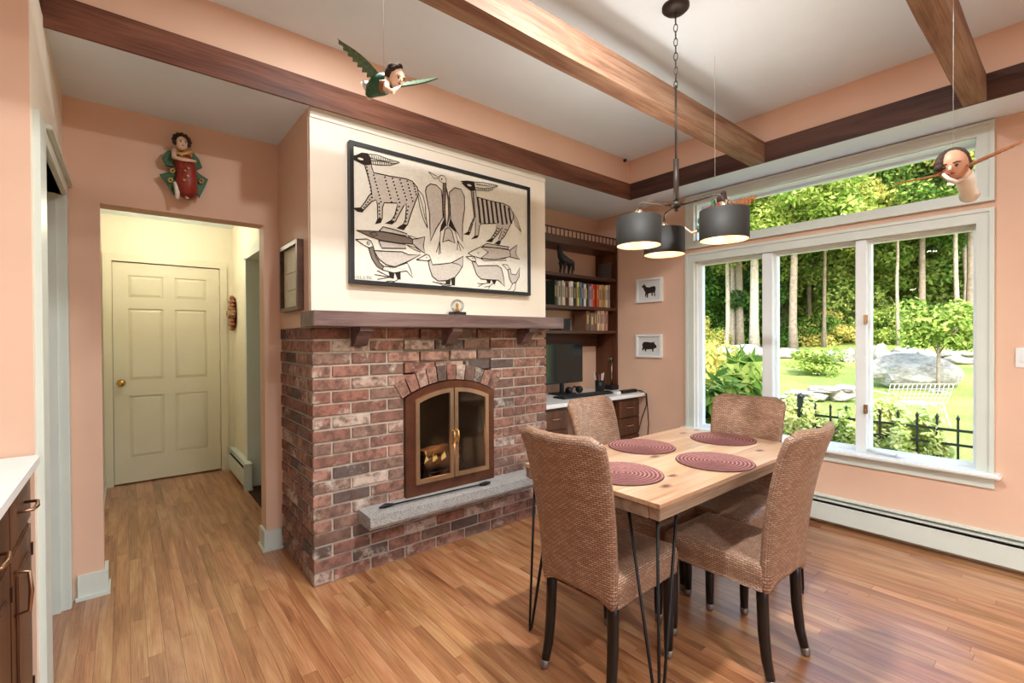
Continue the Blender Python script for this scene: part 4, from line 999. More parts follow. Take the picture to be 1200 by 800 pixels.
m_key = plain('keys', (44, 46, 50), .5); mk = MB()
for i in range(14):
    for j in range(5):
        w_ = (kb.x-ka.x-.02)/14; mk.box(ka.x+.01+w_*i+.001, ka.x+.01+w_*(i+1)-.001, 2.8+j*.024, 2.821+j*.024, DZt+.014, DZt+.018)
o = part(kb_, 'keys', mk, m_key); o['kind'] = 'stuff'
# mouse, phone, pens, desk lamp, power strip
def onD(px, py, h=0): return onZ(px, py, DZt+h)
p = onD(712, 461); solo('computer_mouse', MB().ball((p.x, p.y, DZt+.012), (.035, .055, .018), 14, 8), m_blackp, 'black computer mouse beside the keyboard', 'mouse')
px_ = onY(673, 452, 3.04).x
ph = thing('headphones', 'black headphones lying on the desk behind the keyboard', 'headphones', (px_, 3.04, DZt))
part(ph, 'band', MB().tube([(px_+.07*math.cos(a), 3.04+.02*math.sin(a*2), DZt+.02+.045*math.sin(a)) for a in [PI*i/10 for i in range(11)]], .008, 8), m_blackp)
for s in (-1, 1): part(ph, 'ear_cup', MB().lathe([(0, -.02), (.032, -.018), (.034, .0), (.03, .018), (0, .02)], (px_+s*.07, 3.04, DZt+.034), 16, (1, .3, 0)), m_blackp)
pc = onY(703, 440, 3.0).x
ps = thing('pen_holder', 'black mesh pen holder full of pens on the desk', 'pen holder', (pc, 3.0, DZt))
part(ps, 'cup', MB().lathe([(0, DZt), (.045, DZt), (.05, DZt+.11), (.047, DZt+.11), (.043, DZt+.004), (0, DZt+.004)], (pc, 3.0, 0), 16), m_blackp)
for k, rgb in enumerate(((226, 224, 218), (60, 60, 66), (212, 206, 196), (150, 60, 50), (230, 228, 222))):
    a = k*1.3; part(ps, 'pen', MB().tube([(pc+.015*math.cos(a), 3.0+.015*math.sin(a), DZt+.01), (pc+.05*math.cos(a)-.02, 3.0+.05*math.sin(a), DZt+.17+.012*(k % 3))], .0055, 6), plain('pen_%d' % k, rgb, .4))
lp = onY(717, 440, 3.02).x
dl = thing('desk_lamp', 'slim chrome desk lamp on a black base', 'lamp', (lp, 3.02, DZt))
m_chrome = plain('chrome', (190, 188, 186), .2, 1, .05)
part(dl, 'base', MB().bbox(lp-.06, lp+.07, 2.97, 3.07, DZt, DZt+.05, .006), m_blackp)
part(dl, 'stem', MB().tube([(lp, 3.02, DZt+.05), (lp, 3.02, DZt+.3)], .006, 8), m_chrome)
part(dl, 'head', MB().tube([(lp+.01, 3.02, DZt+.3), (lp-.05, 3.0, DZt+.31), (lp-.06, 2.995, DZt+.305)], [.012, .02, .016], 10), m_chrome)
q0, q1 = onD(735, 459), onD(752, 458)
pw_ = thing('power_strip', 'black power strip with a hanging cord on the right end of the desk', 'power strip', (3.67, 2.74, DZt)); part(pw_, 'strip', MB().bbox(3.56, 3.78, 2.72, 2.765, DZt, DZt+.03, .004), m_blackp)
solo('plug_adapter', MB().bbox(3.48, 3.535, 2.72, 2.76, DZt, DZt+.025, .004), m_white, 'small white plug adapter beside the black power strip', 'adapter')
part(pw_, 'cord', MB().tube([(3.77, 2.74, DZt+.018), (3.79, 2.68, DZt+.016), (3.795, 2.625, DZt-.01), (3.795, 2.615, .65), (3.79, 2.60, .5), (3.795, 2.62, .35), (3.79, 2.61, .12), (3.78, 2.6, .006)], .0045, 6)
     .tube([(3.78, 2.72, DZt+.016), (3.79, 2.63, DZt-.01), (3.79, 2.625, .68), (3.795, 2.68, .55), (3.80, 2.72, .42)], .004, 6), m_blackp)

solo('ceiling_hook', MB().tube([(3.36, 2.53, 2.86), (3.345, 2.515, 2.855), (3.335, 2.505, 2.845), (3.342, 2.512, 2.838), (3.35, 2.52, 2.842)], .005, 8).lathe([(0, 0), (.014, 0), (.012, .008), (0, .008)], (3.37, 2.545, 2.855), 10, (-1, -1, 0)), m_black, 'small dark hook in the corner of the raised ceiling', 'hook')
# ---- two small white framed animal prints on the window wall
def small_print(corn, kind, lab):
    y0, y1 = corn[0]; z0, z1 = corn[1]; X = XW
    r = thing('framed_print', lab, 'picture', (X, (y0+y1)/2, z0), 0, 'white framed animal prints')
    Q = lambda i, x: [(x, y0+i, z0+i), (x, y1-i, z0+i), (x, y1-i, z1-i), (x, y0+i, z1-i)]
    part(r, 'frame', MB().ring(Q(0, X-.028), Q(.018, X-.028), (.028, 0, 0)), m_trimw)
    part(r, 'print', MB().box(X-.012, X-.008, y0+.016, y1-.016, z0+.016, z1-.016), m_canvas2)
    cy, cz = (y0+y1)/2, (z0+z1)/2; W_ = y1-y0
    def A(pts): part(r, 'animal_silhouette', MB().prism([(X-.0135, cy-px*W_, cz+pz*W_) for px, pz in pts], (.0012, 0, 0)), m_ink)
    A(kind)
m_canvas2 = plain('print_white', (222, 222, 220), .6, 0, .02)
sheep = [(-.30, .19), (-.24, .17), (-.22, .24), (-.16, .18), (-.12, .12), (0, .10), (.1, .12), (.2, .13), (.25, .08), (.24, -.02), (.22, -.1), (.23, -.22), (.19, -.22), (.18, -.1), (.14, -.08), (.13, -.2), (.09, -.2), (.08, -.09), (-.04, -.11), (-.06, -.25), (-.1, -.25), (-.1, -.12), (-.14, -.22), (-.17, -.22), (-.16, -.06), (-.22, .04), (-.24, .1), (-.3, .13)]
pig = [(-.27, .05), (-.22, .13), (-.1, .14), (.05, .12), (.15, .12), (.2, .15), (.21, .09), (.27, .03), (.3, 0), (.29, -.06), (.22, -.08), (.18, -.1), (.17, -.19), (.13, -.19), (.12, -.11), (-.1, -.12), (-.12, -.19), (-.16, -.19), (-.17, -.1), (-.25, -.16), (-.28, -.16), (-.25, -.05)]
small_print(((2.462, 2.738), (1.647, 1.872)), sheep, 'small white framed print of a dark sheep, above the pig print')
small_print(((2.468, 2.744), (1.129, 1.345)), pig, 'small white framed print of a dark pig, below the sheep print')
solo('light_switch', MB().bbox(XW-.008, XW, .17, .245, 1.14, 1.25, .003).bbox(XW-.014, XW-.008, .19, .225, 1.17, 1.22, .002), m_trimw, 'white rocker light switch on the peach wall past the window', 'light switch')

# ================================================================== KITCHEN CABINET
KZ = .945; kx = -.245
kc = thing('kitchen_cabinet', 'dark walnut kitchen cabinet with copper bow handles', 'cabinet', (-.57, 1.2, 0))
part(kc, 'body', MB().box(-.86, kx-.02, .2, LY0-.014, .1, KZ-.035), m_walnutZ)
part(kc, 'toe_kick', MB().box(-.86, kx-.08, .2, LY0-.014, 0, .1), m_blackp)
m_cu = plain('copper_handle', (186, 150, 124), .3, 1, .06)
ys = [(.7, 1.255), (1.265, 1.82), (1.83, 2.184)]
for (ya, yb2) in ys:
    d = part(kc, 'drawer_front', MB().bbox(kx-.02, kx, ya, yb2, .745, KZ-.05, .005), m_walnutZ)
    ym = (ya+yb2)/2
    part(d, 'handle', MB().tube([(kx, ym-.055, .825), (kx+.03, ym-.05, .825), (kx+.034, ym, .822), (kx+.03, ym+.05, .825), (kx, ym+.055, .825)], [.004, .005, .006, .005, .004], 8), m_cu)
    d = part(kc, 'door', MB().bbox(kx-.02, kx, ya, yb2, .12, .73, .005), m_walnutZ)
    part(d, 'raised_panel', MB().bbox(kx-.002, kx+.006, ya+.07, yb2-.07, .19, .66, .005), m_walnutZ)
    yh = ya+.045
    part(d, 'handle', MB().tube([(kx, yh, .68), (kx+.03, yh, .675), (kx+.034, yh, .62), (kx+.03, yh, .565), (kx, yh, .56)], [.004, .005, .006, .005, .004], 8), m_cu)
    for z in (.2, .64): part(d, 'hinge', MB().box(kx-.012, kx+.004, yb2-.002, yb2+.008, z-.02, z+.02), m_bronze)
solo('kitchen_worktop', MB().bbox(-.9, kx+.022, .18, LY0-.012, KZ-.034, KZ, .004), m_white, 'white kitchen worktop on the walnut cabinet', 'worktop')
# ================================================================== FOLK FIGURES
m_skin = plain('painted_skin', (232, 200, 172), .45, 0, .05)
m_hair = plain('painted_hair', (62, 44, 34), .85, 0, .2)
m_green = plain('painted_green', (48, 92, 62), .45, 0, .3, 60)
m_gwing = plain('wing_green', (86, 112, 82), .5, 0, .35, 70)
m_red = plain('painted_red', (140, 48, 36), .45, 0, .3, 70)
m_rust = plain('painted_rust', (150, 92, 56), .5, 0, .3, 60)
m_wht = plain('painted_white', (236, 232, 222), .45, 0, .05)
m_gold = plain('painted_gold', (206, 170, 96), .4, .3, .1)
m_wire = plain('nylon_line', (200, 200, 198), .4)
def face(root, c, r, look, up=Vector((0, 0, 1)), head='head', skin=None):
    look = look.normalized(); side = look.cross(up).normalized(); u2 = side.cross(look)
    rot = Matrix((side, look, u2)).transposed()
    h = part(root, head, MB().ball(c, (r*.86, r*.95, r*1.12), 16, 12, rot), skin or m_skin)
    e = MB()
    for s in (-1, 1): e.ball(c+look*r*.86+side*s*r*.34+u2*r*.12, r*.11, 8, 6)
    for s in (-1, 1): e.tube([c+look*r*.87+side*s*r*.16+u2*r*.3, c+look*r*.88+side*s*r*.36+u2*r*.36, c+look*r*.74+side*s*r*.56+u2*r*.28], r*.04, 6)
    part(h, 'eyes', e, m_hair)
    part(h, 'nose', MB().tube([c+look*r*.88+u2*r*.16, c+look*r*1.06-u2*r*.14], [r*.07, r*.13], 8), m_skin)
    part(h, 'mouth', MB().ball(c+look*r*.88-u2*r*.42, (r*.22, r*.1, r*.07), 8, 6, rot), m_red)
    return rot
def wing(root, a, b_, width, nrm, mat, n=9, thick=.006):
    """feathered wing from shoulder a to tip b_, trailing edge notched into feathers"""
    a, b_ = Vector(a), Vector(b_); d = b_-a; nrm = Vector(nrm).normalized(); w = d.cross(nrm).normalized(); m = MB()
    lead = [a+d*(k/n)+w*(width*.32*math.sin(PI*min(1, k/n*1.05))) for k in range(n+1)]
    trail = []
    for k in range(n, -1, -1):
        f = k/n; base_w = width*(1-f)**.6
        trail.append(a+d*min(1, f+.05)-w*base_w*.95); trail.append(a+d*max(0, f-.03)-w*base_w*.6)
    m.prism([p-nrm*thick/2 for p in lead+trail], nrm*thick)
    o = part(root, 'wing', m, mat)
    f2 = MB()
    for k in range(1, n-1):
        f = k/n; bw = width*(1-f)**.6
        f2.tube([a+d*f+w*width*.1, a+d*min(1, f+.05)-w*bw*.8], [.004, .002], 5)
    part(o, 'feather', f2, mat)
def thread(root, p, ztop, x=None):
    part(root, 'hanging_thread', MB().tube([p, (p.x, p.y, ztop)], .0007, 5), m_wire)

# flying angel in front of the ceiling board
d0 = 1.9
A = Pd(450, 98, d0); an = thing('hanging_angel', 'carved flying angel with long green wings hanging over the fireplace', 'figurine', A)
tocam = (CAM-A).normalized(); rgt = _rr; upv = _uu
body = MB().tube([Pd(431, 113, d0+.05), Pd(436, 106, d0+.04), Pd(444, 100, d0+.02), Pd(453, 97, d0), Pd(459, 95, d0-.02)], [.012, .03, .042, .038, .018], 14)
part(an, 'body', body, m_green)
part(an, 'chest_drape', MB().tube([Pd(447, 106, d0-.02), Pd(450, 100, d0-.035), Pd(456, 97, d0-.04)], [.012, .024, .014], 10), m_rust)
part(an, 'collar', MB().tube([Pd(452, 108, d0-.03), Pd(461, 106, d0-.045), Pd(469, 100, d0-.03)], [.006, .009, .005], 8), m_wht)
part(an, 'robe_hem', MB().tube([Pd(432, 100, d0+.06), Pd(428, 97, d0+.07), Pd(433, 111, d0+.06)], [.012, .018, .01], 10), m_wht)
part(an, 'foot', MB().tube([Pd(434, 113, d0+.05), Pd(431, 116, d0+.05)], [.012, .007], 8), m_skin)
part(an, 'arm', MB().tube([Pd(455, 92, d0-.03), Pd(452, 104, d0-.06), Pd(462, 108, d0-.07)], [.014, .012, .008], 8), m_skin)
hc = Pd(465, 91, d0-.035); face(an, hc, .034, (tocam*.7+rgt*.6-upv*.35), upv)
hr = MB()
for k in range(9):
    a = k*.7; hr.ball(hc+upv*(.036+.006*math.sin(a*3))-rgt*(.008+.018*math.cos(a))+tocam*(.004+.018*math.sin(a)), .015, 8, 6)
hr.ball(hc-rgt*.016+upv*.014-tocam*.008, (.033, .033, .034), 10, 8)
part(an, 'hair', hr, m_hair)
wing(an, Pd(449, 93, d0+.02), Pd(395, 45, d0-.12), .046, (tocam+upv*.3), m_gwing)
wing(an, Pd(466, 102, d0+.03), Pd(513, 92, d0+.22), .05, (upv*.9+tocam*.5), m_gwing)
thread(an, Pd(450, 92, d0), ZU)

# red and leafy angel behind the lamp shade
d0 = 2.62
A = Pd(845, 252, d0); an = thing('hanging_angel', 'small carved angel with a red robe hanging behind the pendant lamp shade', 'figurine', A)
part(an, 'robe', MB().tube([Pd(822, 262, d0), Pd(832, 253, d0), Pd(842, 246, d0), Pd(850, 241, d0)], [.02, .05, .045, .02], 12), m_red)
part(an, 'sash', MB().tube([Pd(846, 252, d0-.04), Pd(850, 244, d0-.04), Pd(857, 250, d0-.03)], [.01, .014, .01], 8), m_wht)
lf = MB()
for k, (x, y) in enumerate(((823, 254), (820, 259), (828, 249), (836, 241), (836, 237), (819, 268))): lf.ball(Pd(x, y, d0-.03), (.016, .01, .02), 8, 6)
part(an, 'leaf_garland', lf, m_green)
part(an, 'leg', MB().tube([Pd(824, 262, d0), Pd(820, 270, d0), Pd(810, 273, d0), Pd(802, 266, d0)], [.014, .01, .008, .005], 8), m_skin)
hc = Pd(848, 236, d0); face(an, hc, .03, tocam*.6+rgt*.8, upv)
part(an, 'hair', MB().ball(hc+upv*.014-rgt*.008, (.03, .03, .028), 10, 8).ball(hc+upv*.045, .016, 8, 6), m_hair)
wing(an, Pd(856, 247, d0+.02), Pd(888, 230, d0-.1), .05, tocam+upv*.6, m_rust)
thread(an, Pd(838, 236, d0), ZU)

# angel by the window end
d0 = 1.62
A = Pd(1118, 193, d0); an = thing('hanging_angel', 'carved angel with outstretched brown wings hanging in front of the transom window', 'figurine', A)
tocam = (CAM-A).normalized()
part(an, 'robe', MB().tube([Pd(1126, 200, d0+.03), Pd(1131, 210, d0+.08), Pd(1134, 222, d0+.12), Pd(1136, 229, d0+.15)], [.03, .028, .024, .03], 14), m_wht)
part(an, 'shoulders', MB().tube([Pd(1112, 203, d0), Pd(1121, 204, d0), Pd(1130, 199, d0+.02)], [.02, .034, .024], 12), m_skin)
part(an, 'collar', MB().tube([Pd(1105, 204, d0-.03), Pd(1112, 210, d0-.045), Pd(1121, 213, d0-.04), Pd(1131, 208, d0-.01)], [.004, .006, .006, .004], 8), m_wht)
hc = Pd(1117, 194, d0-.015); face(an, hc, .046, tocam-upv*.25-rgt*.3, upv, skin=plain('tanned_skin', (196, 142, 112), .5, 0, .1))
hr = MB()
for k in range(12):
    a = PI*(-.05+1.1*k/11); hr.ball(hc+upv*.043*math.sin(a)+rgt*.047*math.cos(a)-tocam*.008, .016, 8, 6)
hr.ball(hc+upv*.016-tocam*.02, (.045, .045, .045), 10, 8)
part(an, 'hair', hr, m_hair)
wing(an, Pd(1124, 198, d0), Pd(1198, 166, d0-.3), .028, (tocam*.4+upv), m_rust)
wing(an, Pd(1108, 203, d0), Pd(1048, 216, d0+.3), .028, (tocam*.4+upv), m_rust)
thread(an, Pd(1117, 186, d0), 2.53 if (.327 < Pd(1117, 186, d0).y < .413) else ZU)

# painted figure on the wall over the hall opening
Y = YB
def W(px, py, off): return onY(px, py, Y-off)
sf = thing('wall_figure', 'carved wall figure in a red dress and green cloak above the hall opening', 'figurine', W(216, 236, .0))
hc = W(213, 168, .07); face(sf, hc, .033, Vector((.15, -1, -.15)))
hr = MB().ball(hc+Vector((0, .014, .012)), (.037, .034, .036), 12, 10)
for k in range(9):
    a = PI*(-.15+1.3*k/8); hr.ball(hc+Vector((.034*math.cos(a), -.004, .012+.034*math.sin(a))), .013, 8, 6)
part(sf, 'hair', hr, m_hair)
part(sf, 'dress', MB().tube([W(212, 180, .05), W(216, 190, .06), W(219, 203, .065), W(218, 216, .065), W(220, 226, .06), W(224, 233, .055)], [.034, .05, .048, .052, .05, .022], 14), m_red)
part(sf, 'shoulder_drape', MB().tube([W(203, 178, .06), W(213, 182, .085), W(226, 177, .07)], [.012, .016, .01], 10).tube([W(210, 184, .1), W(220, 187, .115), W(230, 189, .1)], [.008, .009, .006], 8), m_gold)
part(sf, 'arm', MB().tube([W(204, 176, .06), W(204, 184, .09), W(214, 187, .12), W(229, 189, .115)], [.014, .012, .01, .007], 8), m_skin)
part(sf, 'leg', MB().tube([W(207, 214, .07), W(208, 226, .08), W(208, 233, .075)], [.016, .013, .008], 8).tube([W(215, 222, .08), W(220, 233, .075)], [.014, .008], 8), m_wht)
ck = MB()
def cloak(pts, off):
    P = [W(x, y, off) for x, y in pts]; ck.prism(P, (0, .022, 0))
cloak([(203, 176), (196, 176), (190, 184), (194, 193), (203, 195)], .06); cloak([(203, 196), (196, 202), (187, 204), (195, 214), (204, 228), (208, 224), (210, 205)], .055)
cloak([(226, 178), (233, 186), (237, 196), (229, 199), (225, 190)], .06); cloak([(228, 199), (236, 205), (244, 210), (240, 220), (234, 231), (229, 224), (224, 210)], .055)
part(sf, 'green_cloak', ck, m_green)
fw_ = MB()
for (x, y) in ((200, 211), (236, 212), (202, 200)):
    for k in range(6): fw_.ball(W(x+2.2*math.cos(k*PI/3), y+2.2*math.sin(k*PI/3), .066), .0055, 6, 5)
for (x, y) in ((217, 200), (220, 206), (216, 211), (221, 197)): fw_.ball(W(x, y, .122), .007, 6, 5)
part(sf, 'painted_flower', fw_, m_gold)
part(sf, 'wall_peg', MB().tube([W(215, 195, .04), W(215, 195, .0)], .012, 8), m_walnut)

# oval woven plaque in the hall
hp = onX(276, 367, HX1); pl = thing('wall_plaque', 'oval brown woven wall plaque beside the hall door', 'wall decoration', (HX1, hp.y, hp.z))
R_ = []
t_ = MB()
for i in range(9):
    z = -.15+.3*i/8; w_ = .11*math.sqrt(max(.02, 1-(z/.165)**2))
    t_.ball((HX1-.03, hp.y, hp.z+z), (.022+.006*(i % 2), w_, .026), 12, 8)
part(pl, 'wicker_rib', t_, m_rust)
part(pl, 'band', MB().bbox(HX1-.066, HX1-.012, hp.y-.11, hp.y+.11, hp.z-.045, hp.z+.045, .02), plain('plaque_band', (176, 142, 110), .6, 0, .2, 50))
part(pl, 'back', MB().ball((HX1-.008, hp.y, hp.z), (.008, .1, .15), 14, 10), m_hair)

# ================================================================== GARDEN
def gz(x, y=0):
    P = [(3, -.42), (7, -.38), (11, -.32), (17, -.18), (26, .4), (39, 1.12), (60, 2.2), (120, 5)]
    for (a, za), (b_, zb) in zip(P, P[1:]):
        if x <= b_: 
            f = max(0, (x-a)/(b_-a)); return za+(zb-za)*f+.05*mnoise.noise((x*.3, y*.3, 0))
    return P[-1][1]
def ground_hit(px, py):
    d = ray(px, py); s = 3.
    while s < 120:
        p = CAM+d*s
        if p.z <= gz(p.x, p.y): return p
        s += .05
    return CAM+d*60
t = NT('lawn'); v = t.coord(); n1 = t.noise(v, .35, 4, .6); n2 = t.noise(v, 14, 4, .7)
t.bump(n2, .8, .06)
m_lawn = t.fin(t.mix(.45, t.ramp(n1, [(.35, C(106, 128, 56)), (.52, C(144, 160, 78)), (.66, C(168, 176, 98))]), t.ramp(n2, [(.3, C(88, 112, 50)), (.7, C(180, 184, 112))])), .9, 0, .1)
lw_ = MB()
gxs = [3.97+.8*k for k in range(40)]+[37+3*k for k in range(28)]
gys = [-40+3*k for k in range(12)]+[-4+.8*k for k in range(40)]+[30+4*k for k in range(24)]
vs = [(x, y, gz(x, y)) for y in gys for x in gxs]; n = len(gxs)
lw_.add(vs, [(j*n+i, j*n+i+1, (j+1)*n+i+1, (j+1)*n+i) for j in range(len(gys)-1) for i in range(n-1)], None, True)
solo('garden_lawn', lw_, m_lawn, 'sunlit green lawn sloping up behind the window', 'lawn', None, 'structure', (0, 0, 0))
# leaf clouds
def leaves(name, n, rad, size, mat, seed, clumps=18, shell=.55, aspect=1.7, zmin=None, cl_r=.42):
    rs = np.random.RandomState(seed); cc = rs.normal(size=(clumps, 3)); cc /= np.linalg.norm(cc, axis=1)[:, None]
    cc *= (rs.uniform(.25, .78, (clumps, 1))); idx = rs.randint(0, clumps, n)
    u = rs.normal(size=(n, 3)); u /= np.linalg.norm(u, axis=1)[:, None]
    p = cc[idx]+u*cl_r*(rs.uniform(shell, 1, (n, 1)))*rs.uniform(.6, 1.1, (clumps, 1))[idx]
    p *= np.array(rad)
    if zmin is not None: p[:, 2] = np.maximum(p[:, 2], zmin+rs.uniform(0, .1, n))
    nr = u*.6+rs.normal(size=(n, 3))*.55+np.array([0, 0, .5]); nr /= np.linalg.norm(nr, axis=1)[:, None]
    a = np.cross(nr, rs.normal(size=(n, 3))); a /= np.linalg.norm(a, axis=1)[:, None]; b_ = np.cross(nr, a)
    s = size*rs.uniform(.6, 1.3, (n, 1)); a = a*s*aspect/2; b_ = b_*s/2
    V = np.stack([p-a, p+b_*.9, p+a, p-b_*.9], 1).reshape(-1, 3)
    me = bpy.data.meshes.new(name); me.vertices.add(4*n); me.vertices.foreach_set('co', V.ravel().astype(np.float32))
    me.loops.add(4*n); me.loops.foreach_set('vertex_index', np.arange(4*n, dtype=np.int32)); me.polygons.add(n)
    me.polygons.foreach_set('loop_start', np.arange(0, 4*n, 4, dtype=np.int32)); me.update(); me.validate(); me.materials.append(mat); return me
m_lf1 = foliage('leaf_bright', [(50, 80, 30), (98, 130, 52), (146, 168, 78), (182, 194, 108)])
m_lf2 = foliage('leaf_mid', [(32, 58, 26), (64, 98, 42), (108, 140, 62), (156, 174, 92)])
m_lf3 = foliage('leaf_yellow', [(92, 116, 46), (150, 166, 74), (190, 194, 102), (204, 188, 110)])
m_lf4 = foliage('leaf_dark', [(22, 46, 20), (40, 74, 30), (64, 104, 40), (108, 144, 60)])
m_bark1 = plain('bark_pale', (150, 138, 124), .9, 0, .3, 8, .6, 30)
m_bark2 = plain('bark_grey', (124, 110, 96), .9, 0, .35, 8, .6, 30)
crowns = [leaves('crown', 17000, (3.6, 3.6, 3.0), .155, m, 20+i, 46, cl_r=.3) for i, m in enumerate((m_lf1, m_lf2, m_lf3, m_lf4))]
under = [leaves('foliage', 9000, (1.9, 1.9, 1.3), .085, m, 40+i, 26, cl_r=.34) for i, m in enumerate((m_lf1, m_lf2, m_lf3, m_lf4))]
rt = random.Random(9)
def trunk_mesh(h, r0, lean, mat, seed):
    rr_ = random.Random(seed); m = MB(); pts = []; 
    for k in range(9): pts.append((lean*h*k/8+rr_.uniform(-.06, .06), rr_.uniform(-.06, .06), h*k/8))
    m.tube(pts, [r0*(1.25 if k == 0 else 1-.07*k) for k in range(9)], 10)
    return m, pts
def tree(px, depth, h, r0, mat, crown_i, lab, lean=0, nb=3, crown_z=.62, cs=1., group='forest trees behind the lawn'):
    p = Pd(px, 394, depth); z = gz(p.x, p.y)
    t_ = thing('forest_tree', lab, 'tree', (p.x, p.y, z-.05), 0, group)
    m, pts = trunk_mesh(h, r0, lean, mat, int(px*7+depth))
    for k in range(nb):
        a = rt.uniform(0, 2*PI); b0 = Vector(pts[4+k % 4]); e = b0+Vector((math.cos(a)*1.6, math.sin(a)*1.6, rt.uniform(.5, 1.4)))
        m.tube([b0, b0.lerp(e, .5)+Vector((0, 0, -.1)), e], [r0*.35, r0*.25, r0*.1], 6)
    part(t_, 'trunk', m, mat, world=False)
    for k in range(3 if group == 'dense forest trees' else 2):
        i = crown_i if k == 0 else (crown_i+rt.choice((0, 1))) % 4
        link('crown', crowns[i], t_, (rt.uniform(-1, 1)*k+lean*h*.7, rt.uniform(-1, 1)*k, h*(crown_z+.2*k)), (0, 0, rt.uniform(0, 6)), (cs*rt.uniform(.85, 1.15),)*3)
    return t_
PALE, GREY = 'pale barked forest tree rising beyond the boulder', 'grey barked leafy forest tree at the back of the lawn'
for (px, dp, h, r, m, ci, ln) in ((851, 27, 13, .13, m_bark1, 0, .03), (859, 28, 14, .19, m_bark1, 1, -.02), (867, 27.5, 14, .22, m_bark2, 1, .0), (884, 25, 14, .24, m_bark1, 0, .01)):
    tree(px, dp, h, r, m, ci, PALE if m == m_bark1 else 'grey barked tree between the pale trunks beyond the boulder', ln, 3, .6, 1., 'pale trunks beyond the boulder')
for (px, dp, h, r, m, ci, ln) in ((929, 24, 13, .2, m_bark2, 0, .01), (1052, 26, 14, .09, m_bark1, 1, 0), (1079, 26, 15, .17, m_bark2, 1, .09), (1120, 25, 15, .12, m_bark1, 0, 0), (1131, 26, 14, .12, m_bark1, 3, 0), (1138, 25, 14, .22, m_bark2, 1, .0), (967, 27, 13, .11, m_bark2, 2, 0)):
    tree(px, dp, h, r, m, ci, GREY if m == m_bark2 else 'slim pale barked forest tree at the back of the lawn', ln, 3, .6)
for k in range(46):
    px = 770+k*9.2+rt.uniform(-6, 6); dp = rt.uniform(30, 48)
    tree(px, dp, rt.uniform(11, 17), rt.uniform(.12, .22), m_bark2, (1, 0, 3, 1, 0, 1, 3, 2)[k % 8], 'tall leafy tree in the dense forest behind the lawn', rt.uniform(-.03, .03), 0, rt.choice((.16, .22, .3, .4)), rt.uniform(1., 1.35), 'dense forest trees')
def bush(name, p, i, sc, lab, cat='bush', group=None, mesh=None, zz=.5, mat=None):
    t_ = thing(name, lab, cat, p, 0, group)
    s = sc if hasattr(sc, '__len__') else (sc,)*3
    link('foliage', mesh or under[i], t_, (0, 0, s[2]*zz), (0, 0, rt.uniform(0, 6)), s)
    m = MB()
    for k in range(5):
        a = k*1.26; m.tube([(0, 0, -.05), (math.cos(a)*.3*s[0], math.sin(a)*.3*s[1], s[2]*zz*.9)], [.02, .008], 6)
    link('stem', m.mesh('stem', m_bark2), t_); return t_
for k in range(34):
    px = 780+k*12.5+rt.uniform(-8, 8); dp = rt.uniform(27, 36); p = Pd(px, 394, dp); p.z = gz(p.x, p.y)
    bush('understorey_bush', p, (1, 3, 2, 1, 0, 3)[k % 6], rt.uniform(.8, 1.4), 'leafy understorey bush at the forest edge', 'bush', 'bushes at the forest edge')
p = ground_hit(958, 440); bush('garden_shrub', p, 0, (.72, .72, .5), 'round light green shrub on the lawn before the stone wall', 'bush', None, leaves('foliage', 3000, (1.5, 1.5, 1.2), .12, m_lf1, 77, 20), .9)
p = ground_hit(893, 446); bush('garden_shrub', p, 1, .22, 'tiny dark shrub on the lawn beside the left pane', 'bush')
# yellow-green plants and rhododendron near the house, left pane
p = Pd(838, 470, 5.6); p.z = gz(p.x); rh = leaves('foliage', 900, (.55, .55, .75), .13, m_lf2, 61, 16, .7, 2.6, None, .4)
bush('rhododendron', p, 3, (1, 1, 1), 'dark green rhododendron with long leaves outside the left pane', 'shrub', None, rh, .75)
p = Pd(868, 440, 6.2); p.z = gz(p.x); bush('rhododendron', p, 3, (.62, .62, 1.05), 'slim upright rhododendron with a leaf rosette outside the left pane', 'shrub', None, leaves('foliage', 420, (.5, .5, .8), .16, m_lf2, 62, 10, .7, 3., None, .4), .82)
p = Pd(836, 430, 8.5); p.z = gz(p.x); bush('garden_shrub', p, 2, (.6, .6, .95), 'bright yellow green shrub behind the rhododendron', 'bush', None, leaves('foliage', 1400, (.9, .9, .95), .13, m_lf3, 63, 16), .95)
p = Pd(884, 470, 7.0); p.z = gz(p.x); bush('garden_shrub', p, 2, (.5, .5, .4), 'low yellow green shrub at the foot of the left mullion', 'bush', None, leaves('foliage', 900, (.9, .9, .9), .12, m_lf3, 64, 12), .9)
# fence
fxx = 6.2; fy0, fy1 = -1.2, 3.2
fe = thing('picket_fence', 'black iron picket fence outside the window', 'fence', (fxx, 1, -.4))
m_iron = plain('painted_iron', (34, 40, 34), .5, .2, .2)
for z in (.40, .26, -.25): part(fe, 'rail', MB().box(fxx-.01, fxx+.01, fy0, fy1, z-.012, z+.012), m_iron)
y = fy0; k = 0
pk_me = MB().box(-.009, .009, -.009, .009, 0, .9).lathe([(.012, .9), (.016, .915), (0, .955)], (0, 0, 0), 8).mesh('picket', m_iron)
po_me = MB().box(-.03, .03, -.03, .03, 0, 1.0).lathe([(.04, 1.0), (.04, 1.02), (0, 1.05)], (0, 0, 0), 8).mesh('post', m_iron)
while y < fy1:
    if k == 22: link('post', po_me, fe, (0, y-1, 0))
    else: link('picket', pk_me, fe, (0, y-1, 0))
    y += .152; k += 1
